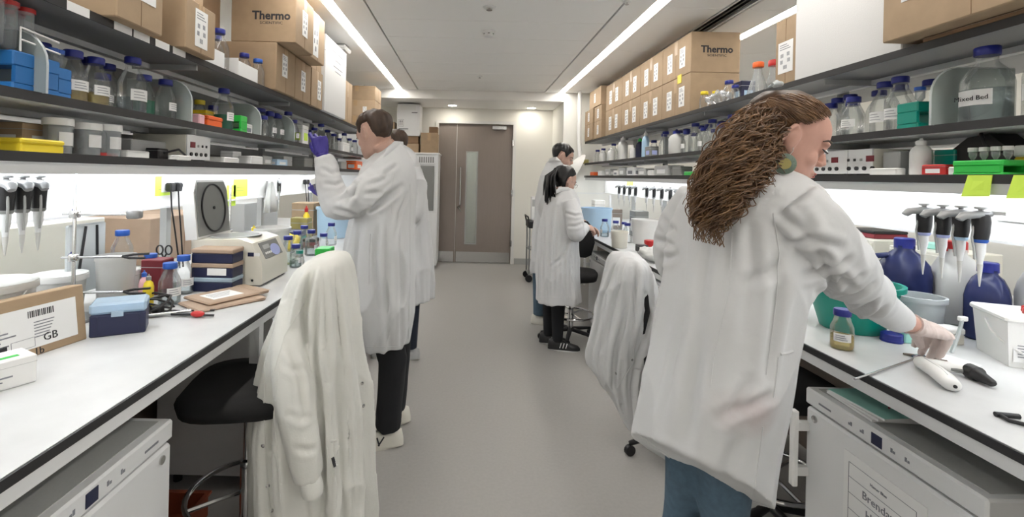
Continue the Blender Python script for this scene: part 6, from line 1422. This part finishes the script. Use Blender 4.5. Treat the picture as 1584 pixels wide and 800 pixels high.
body, coat, cmesh = make_person('person in white coat and jeans reaching a pale-gloved hand over the right bench', 'researchers in lab coats', bd, cm, 'skin', 'coat_stained', .0042, .0058, .009, 11, k1, [(1210,332),(1246,364)] and [(1.1,1,(1208,330),(1228,348),(1246,366)),(1.1,1,(1219,375),(1265,372),(1302,384)),(1,1,(1266,382),(1276,413),(1284,442)),(1.2,1,(1278,442),(1293,422),(1317,447)),(1.2,1,(1243,424),(1285,415),(1310,400)),(1.2,1,(1262,453),(1301,436),(1330,426)),(1.1,1,(1285,469),(1327,452),(1350,438)),(1,1,(1308,489),(1335,478),(1352,464)),(.9,.9,(1330,497),(1352,488),(1368,474)),
 (1,1.2,(1208,402),(1185,425),(1150,440)),(1,1.3,(1206,420),(1198,500),(1186,585)),(1,1.4,(1060,470),(1040,560),(1020,665)),(.9,1.3,(1086,520),(1072,600),(1062,690)),(.9,1.2,(1160,590),(1135,632),(1112,650)),(.8,1,(1190,612),(1160,628),(1130,640)),(.8,1.3,(1140,680),(1120,740)),(1,1,(1024,338),(1046,362)),(1,1,(1016,372),(1045,382)),(1,1,(1026,402),(1050,392)),(.8,1.3,(1160,340),(1165,420),(1150,520)),(.8,1.2,(1100,350),(1090,430),(1080,500)),(.8,1.2,(1235,330),(1250,352),(1255,375))])
gl = MB(); add_hand(gl, M1, CUR, 1, (1.3,-.25,-1.05), 1.19, 3., 1.06, 3.); gl.tube([wr_ + (P(1405,499,1.49)-wr_)*.75, wr_ + (P(1405,499,1.49)-wr_)*.6, wr_, M1 @ Vector((.01,0,0))],[.0315,.0295,.0275,.028],16)
glv = link('glove', remesh(gl, .0028, 2, 'glove_white', 'glove', .0018, 45), body)
part('glove_cuff', MB().tube([wr_ + (P(1405,499,1.49)-wr_)*.78, wr_ + (P(1405,499,1.49)-wr_)*.70],[.0325,.0322],16), 'glove_white', glv, None, 60)
face_parts(body, Mh, 'hair_brown')
pm_ = MB(); legs(pm_, lg); link('jeans', remesh(pm_, .008, 3, 'jeans', 'jeans', .006, 9), body)
shoe(body, Vector((k1.x,k1.y,0)), R(10), 'shoe_white', 'shoe_white', .26); shoe(body, Vector((k2.x+.01,k2.y,0)), R(10), 'shoe_white', 'shoe_white', .26)
# hair: cap combed back plus curls falling over the upper back
cap = hair_cap(body, Mh, LONG, 'hair_dark', .013, 21, (40,40,40), .003)
rr = random.Random(12)
ctr = [(1192,168,1.28,.042),(1178,192,1.26,.060),(1160,220,1.23,.068),(1137,250,1.20,.068),(1114,282,1.185,.062),(1100,312,1.18,.048),(1093,338,1.18,.028)]
CK = catmull([[*P(c[0],c[1],c[2]), c[3]] for c in ctr], 60)
cw = [Vector(k[:3]) for k in CK]; crd = [k[3]*.86 for k in CK]
core = MB(); core.tube(cw[8:46], [r_*.74 for r_ in crd[8:46]], 18)
core.v = [tuple(Vector(v) + noise.noise_vector(Vector(v)*38)*.016) for v in core.v]
part('hair_mass', core, 'hair_auburn', body, None, 180)
mb = MB()
for k in range(1150):
    t0 = rr.uniform(.0,.52); t1 = min(1.06, t0 + rr.uniform(.30,.62)); an = rr.uniform(0, 2*math.pi); rad = rr.uniform(.66,1.04) if k % 9 else rr.uniform(1.05,1.25)
    cr = rr.uniform(.006,.016); fq = rr.uniform(12,26); ph = rr.uniform(0,6.28); w0 = rr.choice((.0006,.0008,.0011,.0014,.0019)); pts = []; rs_ = []; drift = rr.uniform(-.8,.8)
    N = 34
    for i in range(N):
        u = i/(N-1); t = t0 + (t1-t0)*u; f_ = min(max(t,0),1)*59; j = min(int(f_),58); c = cw[j].lerp(cw[j+1], f_-j); r_ = crd[j]
        if t > 1: c = cw[59] + Vector((.0,0,-1))*(t-1)*.5
        d_ = (cw[min(j+2,59)]-cw[max(j-1,0)]).normalized(); e1 = d_.cross(Vector((0,-1,0))).normalized(); e2 = d_.cross(e1)
        a_ = an + drift*u; rr_ = r_*rad*(1+.12*u)
        p = c + e1*(math.cos(a_)*rr_) + e2*(math.sin(a_)*rr_)
        g = cr*min(1,u*3)
        p += e1*(g*math.cos(fq*u+ph)) + e2*(g*math.sin(fq*u+ph)) + Vector((0,0,-.03*u*u))
        for ec, er_ in ((ear+Vector((.004,0,.004)), .042), (ear+Vector((.0,-.01,-.062)), .036)):
            de = (p-ec); 
            if de.length < er_: p += Vector((-1.0,.0,.1))*(er_-de.length)*1.6
        pts.append(p); rs_.append(w0*(1.1-.7*u)+.0006)
    mb.tube(pts, rs_, 4)
part('curls', mb, 'hair_auburn', body, None, 180)
kk = catmull([list(p) for p in HEADP], 60)
mb = MB()          # strands combed from the hairline back to the clip
for k in range(800):
    s_ = 1 if k % 4 else -1; a = R(rr.uniform(4,108))*s_; zf = thr(a, LONG) + rr.uniform(.015,.07)
    pts = []
    for i in range(16):
        u = i/15; aa = a + (math.pi*s_ - a)*u*.86; z = zf + (max(.72, zf) - zf)*math.sin(u*math.pi*.5) + .06*math.sin(math.pi*u)
        z = min(z, .975); row_ = kk[int(np.argmin(abs(kk[:,0]-z)))]
        cy = (row_[1]+row_[2])/2; ry = (row_[1]-row_[2])/2; off = .005 + .012*math.sin(math.pi*min(1,u*1.15)) + .004*math.sin(k*1.3+u*9)
        pts.append(Vector(((row_[3]+off)*math.sin(aa), cy+(ry+off)*math.cos(aa), z*.225+.004*math.sin(u*7+k))))
    mb.tube(pts, [.0008+.0009*math.sin(math.pi*i/15) for i in range(16)], 4)
part('combed_strands', mb, 'hair_auburn', body, Mh, 180)
part('hair_clip', MB().tube([(-.02,-.085,.235),(0,-.075,.243),(.025,-.083,.236),(.045,-.10,.222)],[.004,.007,.006,.004],8).tube([(-.015,-.095,.228),(.012,-.088,.240),(.035,-.095,.230)],[.003,.006,.003],8), 'frosted', body, Mh, 60)
er = part('earring', MB().lathe([(.021,-.0012),(.0225,0),(.021,.0012)],24,M=Matrix.Rotation(R(90),4,'Y')), 'sage', body, Mh @ T(.090,.004,.044) @ Matrix.Scale(1.15,4), 40)
part('inlay', MB().lathe([(.012,-.002),(.012,.002)],18,M=Matrix.Rotation(R(90),4,'Y')), 'olive', er, None, 40)
part('hook', MB().tube([(0,0,.02),(0,.002,.03),(-.004,.0,.038)],.0009,5), 'steel', er)
# coat details
seam(coat, cmesh, [(1133,360),(1128,450),(1105,545),(1098,600)], .0018, name='back_seam'); seam(coat, cmesh, [(1196,330),(1205,390),(1200,470),(1185,580)], .0016, name='side_seam')
seam(coat, cmesh, [(985,668),(1040,712),(1110,756),(1193,785)], .0018, name='hem_seam'); seam(coat, cmesh, [(1180,660),(1172,720),(1165,770)], .0016, name='vent_edge')
seam(coat, cmesh, [(1207,548),(1218,546),(1226,543)], .004, name='pocket_edge'); seam(coat, cmesh, [(1204,552),(1200,590),(1196,615)], .0022, name='pocket_edge')
part('collar', MB().tube([P(1158,268,1.22),P(1180,258,1.235),P(1205,264,1.235),P(1228,278,1.25)],[(.001,.004),(.007,.022),(.007,.022),(.001,.004)],10), 'coat', coat, None, 60)
# ------------------------------------------------------------------ coats hung over chair backs
def draped(rows, sleeves, label, m, fold, seed, vox=.0065, creases=(), wr=.009):
    cm = MB().loft(loft_rows(rows, 120, 60, fold=fold, seed=seed, kf=(11,17), sq=.85, fpow=.45))
    for s_ in sleeves: cm.tube(*limb(s_, 30, .012, seed), 18)
    me = remesh(cm, vox, 3, m, 'lab_coat', wr, 5.5, seed)
    if creases: crease(me, creases)
    o = link('lab_coat', me); tag(o, label, 'lab coat', 'coats hung on chairs'); return o, me
rows = [(397,497,397,521,1.86,.10),(402,484,402,531,1.86,.16),(416,470,416,538,1.86,.20),(450,452,450,545,1.86,.21),(500,436,500,550,1.86,.21),(550,420,550,556,1.86,.21),(600,408,600,562,1.86,.21),(650,404,650,566,1.86,.21),(720,405,720,567,1.86,.21),(800,408,800,568,1.86,.21),(860,410,860,566,1.86,.21)]
c, me = draped(rows, [[(455,470,1.72,.05),(446,540,1.66,.060),(455,620,1.63,.062),(468,690,1.62,.055),(478,738,1.62,.042)]], 'cream-white lab coat hung over the chair by the left bench', 'coat_cream', .11, 2, .0065, [(481,420),(471,485)] and [(1.3,1.2,(483,415),(471,485),(476,540)),(1.4,1.2,(502,412),(505,511),(513,600)),(1.4,1.2,(521,420),(526,516),(534,600)),(1.2,1,(492,425),(489,537),(497,632)),(1.2,1,(446,532),(466,590),(471,653)),(1.2,1.2,(513,611),(518,705),(526,795)),(1,1,(418,632),(424,716),(429,795)),(1,1.2,(550,600),(555,747),(556,798)),(.5,1,(440,562),(452,572),(474,570)),(.45,1,(448,642),(466,648),(482,644)),(.45,1,(457,694),(475,698),(490,694)),(1.2,1,(500,640),(503,720),(500,795)),(1,1,(538,620),(542,700),(545,790))])
part('cuff', MB().tube(limb([(476,730,1.615,.036),(482,752,1.61,.036),(484,764,1.61,.034)],6)[0], [.036,.036,.037,.037,.036,.034], 18), 'coat_cream', c, None, 60)
buttons(c, me, [(411,634),(407,690),(414,752),(420,790),(560,593),(562,628)])
seam(c, me, [(410,560),(408,640),(412,720),(418,800)], .003, 'coat_cream', 'placket_edge'); seam(c, me, [(432,560),(424,640),(430,720),(436,800)], .002, 'coat_cream', 'placket_edge'); seam(c, me, [(470,470),(440,520),(424,575)], .002, 'coat_cream')
p = on_surface(me, [(514,708),(518,722)], .001)
if len(p): part('ink_mark', MB().tube(p, .006, 5), 'ink', c, None, 60)
seam(c, me, [(505,690),(512,740),(524,690)], .002, 'coat_cream', 'pocket_edge')
rows = [(393,960,393,978,2.64,.10),(398,950,398,990,2.64,.16),(412,943,412,999,2.64,.19),(450,934,450,1003,2.64,.19),(500,922,500,1000,2.64,.17),(540,912,545,992,2.64,.14),(565,914,590,984,2.64,.12),(590,930,625,982,2.62,.09),(625,950,652,980,2.60,.06),(655,964,664,976,2.60,.035)]
c, me = draped(rows, [[(1000,425,2.56,.04),(1004,470,2.54,.05),(998,520,2.54,.048),(985,568,2.55,.035)]], 'white lab coat hung over the chair by the right bench', 'coat', .10, 5, .007, [(966,404),(948,480)] and [(1.3,1.2,(966,402),(948,480),(932,545)),(1.4,1.2,(974,402),(968,480),(952,545),(948,605)),(1.2,1.2,(956,400),(932,460),(918,535)),(1.2,1.2,(983,410),(979,480),(974,560)),(1,1,(996,450),(1002,490),(992,540)),(1,1,(962,560),(960,610),(964,645))])
buttons(c, me, [(953,578),(978,557)], 'grey_plastic'); seam(c, me, [(975,430),(982,500),(980,560),(955,600)], .0025); seam(c, me, [(940,440),(932,500),(925,560)], .002)
finish_labels()
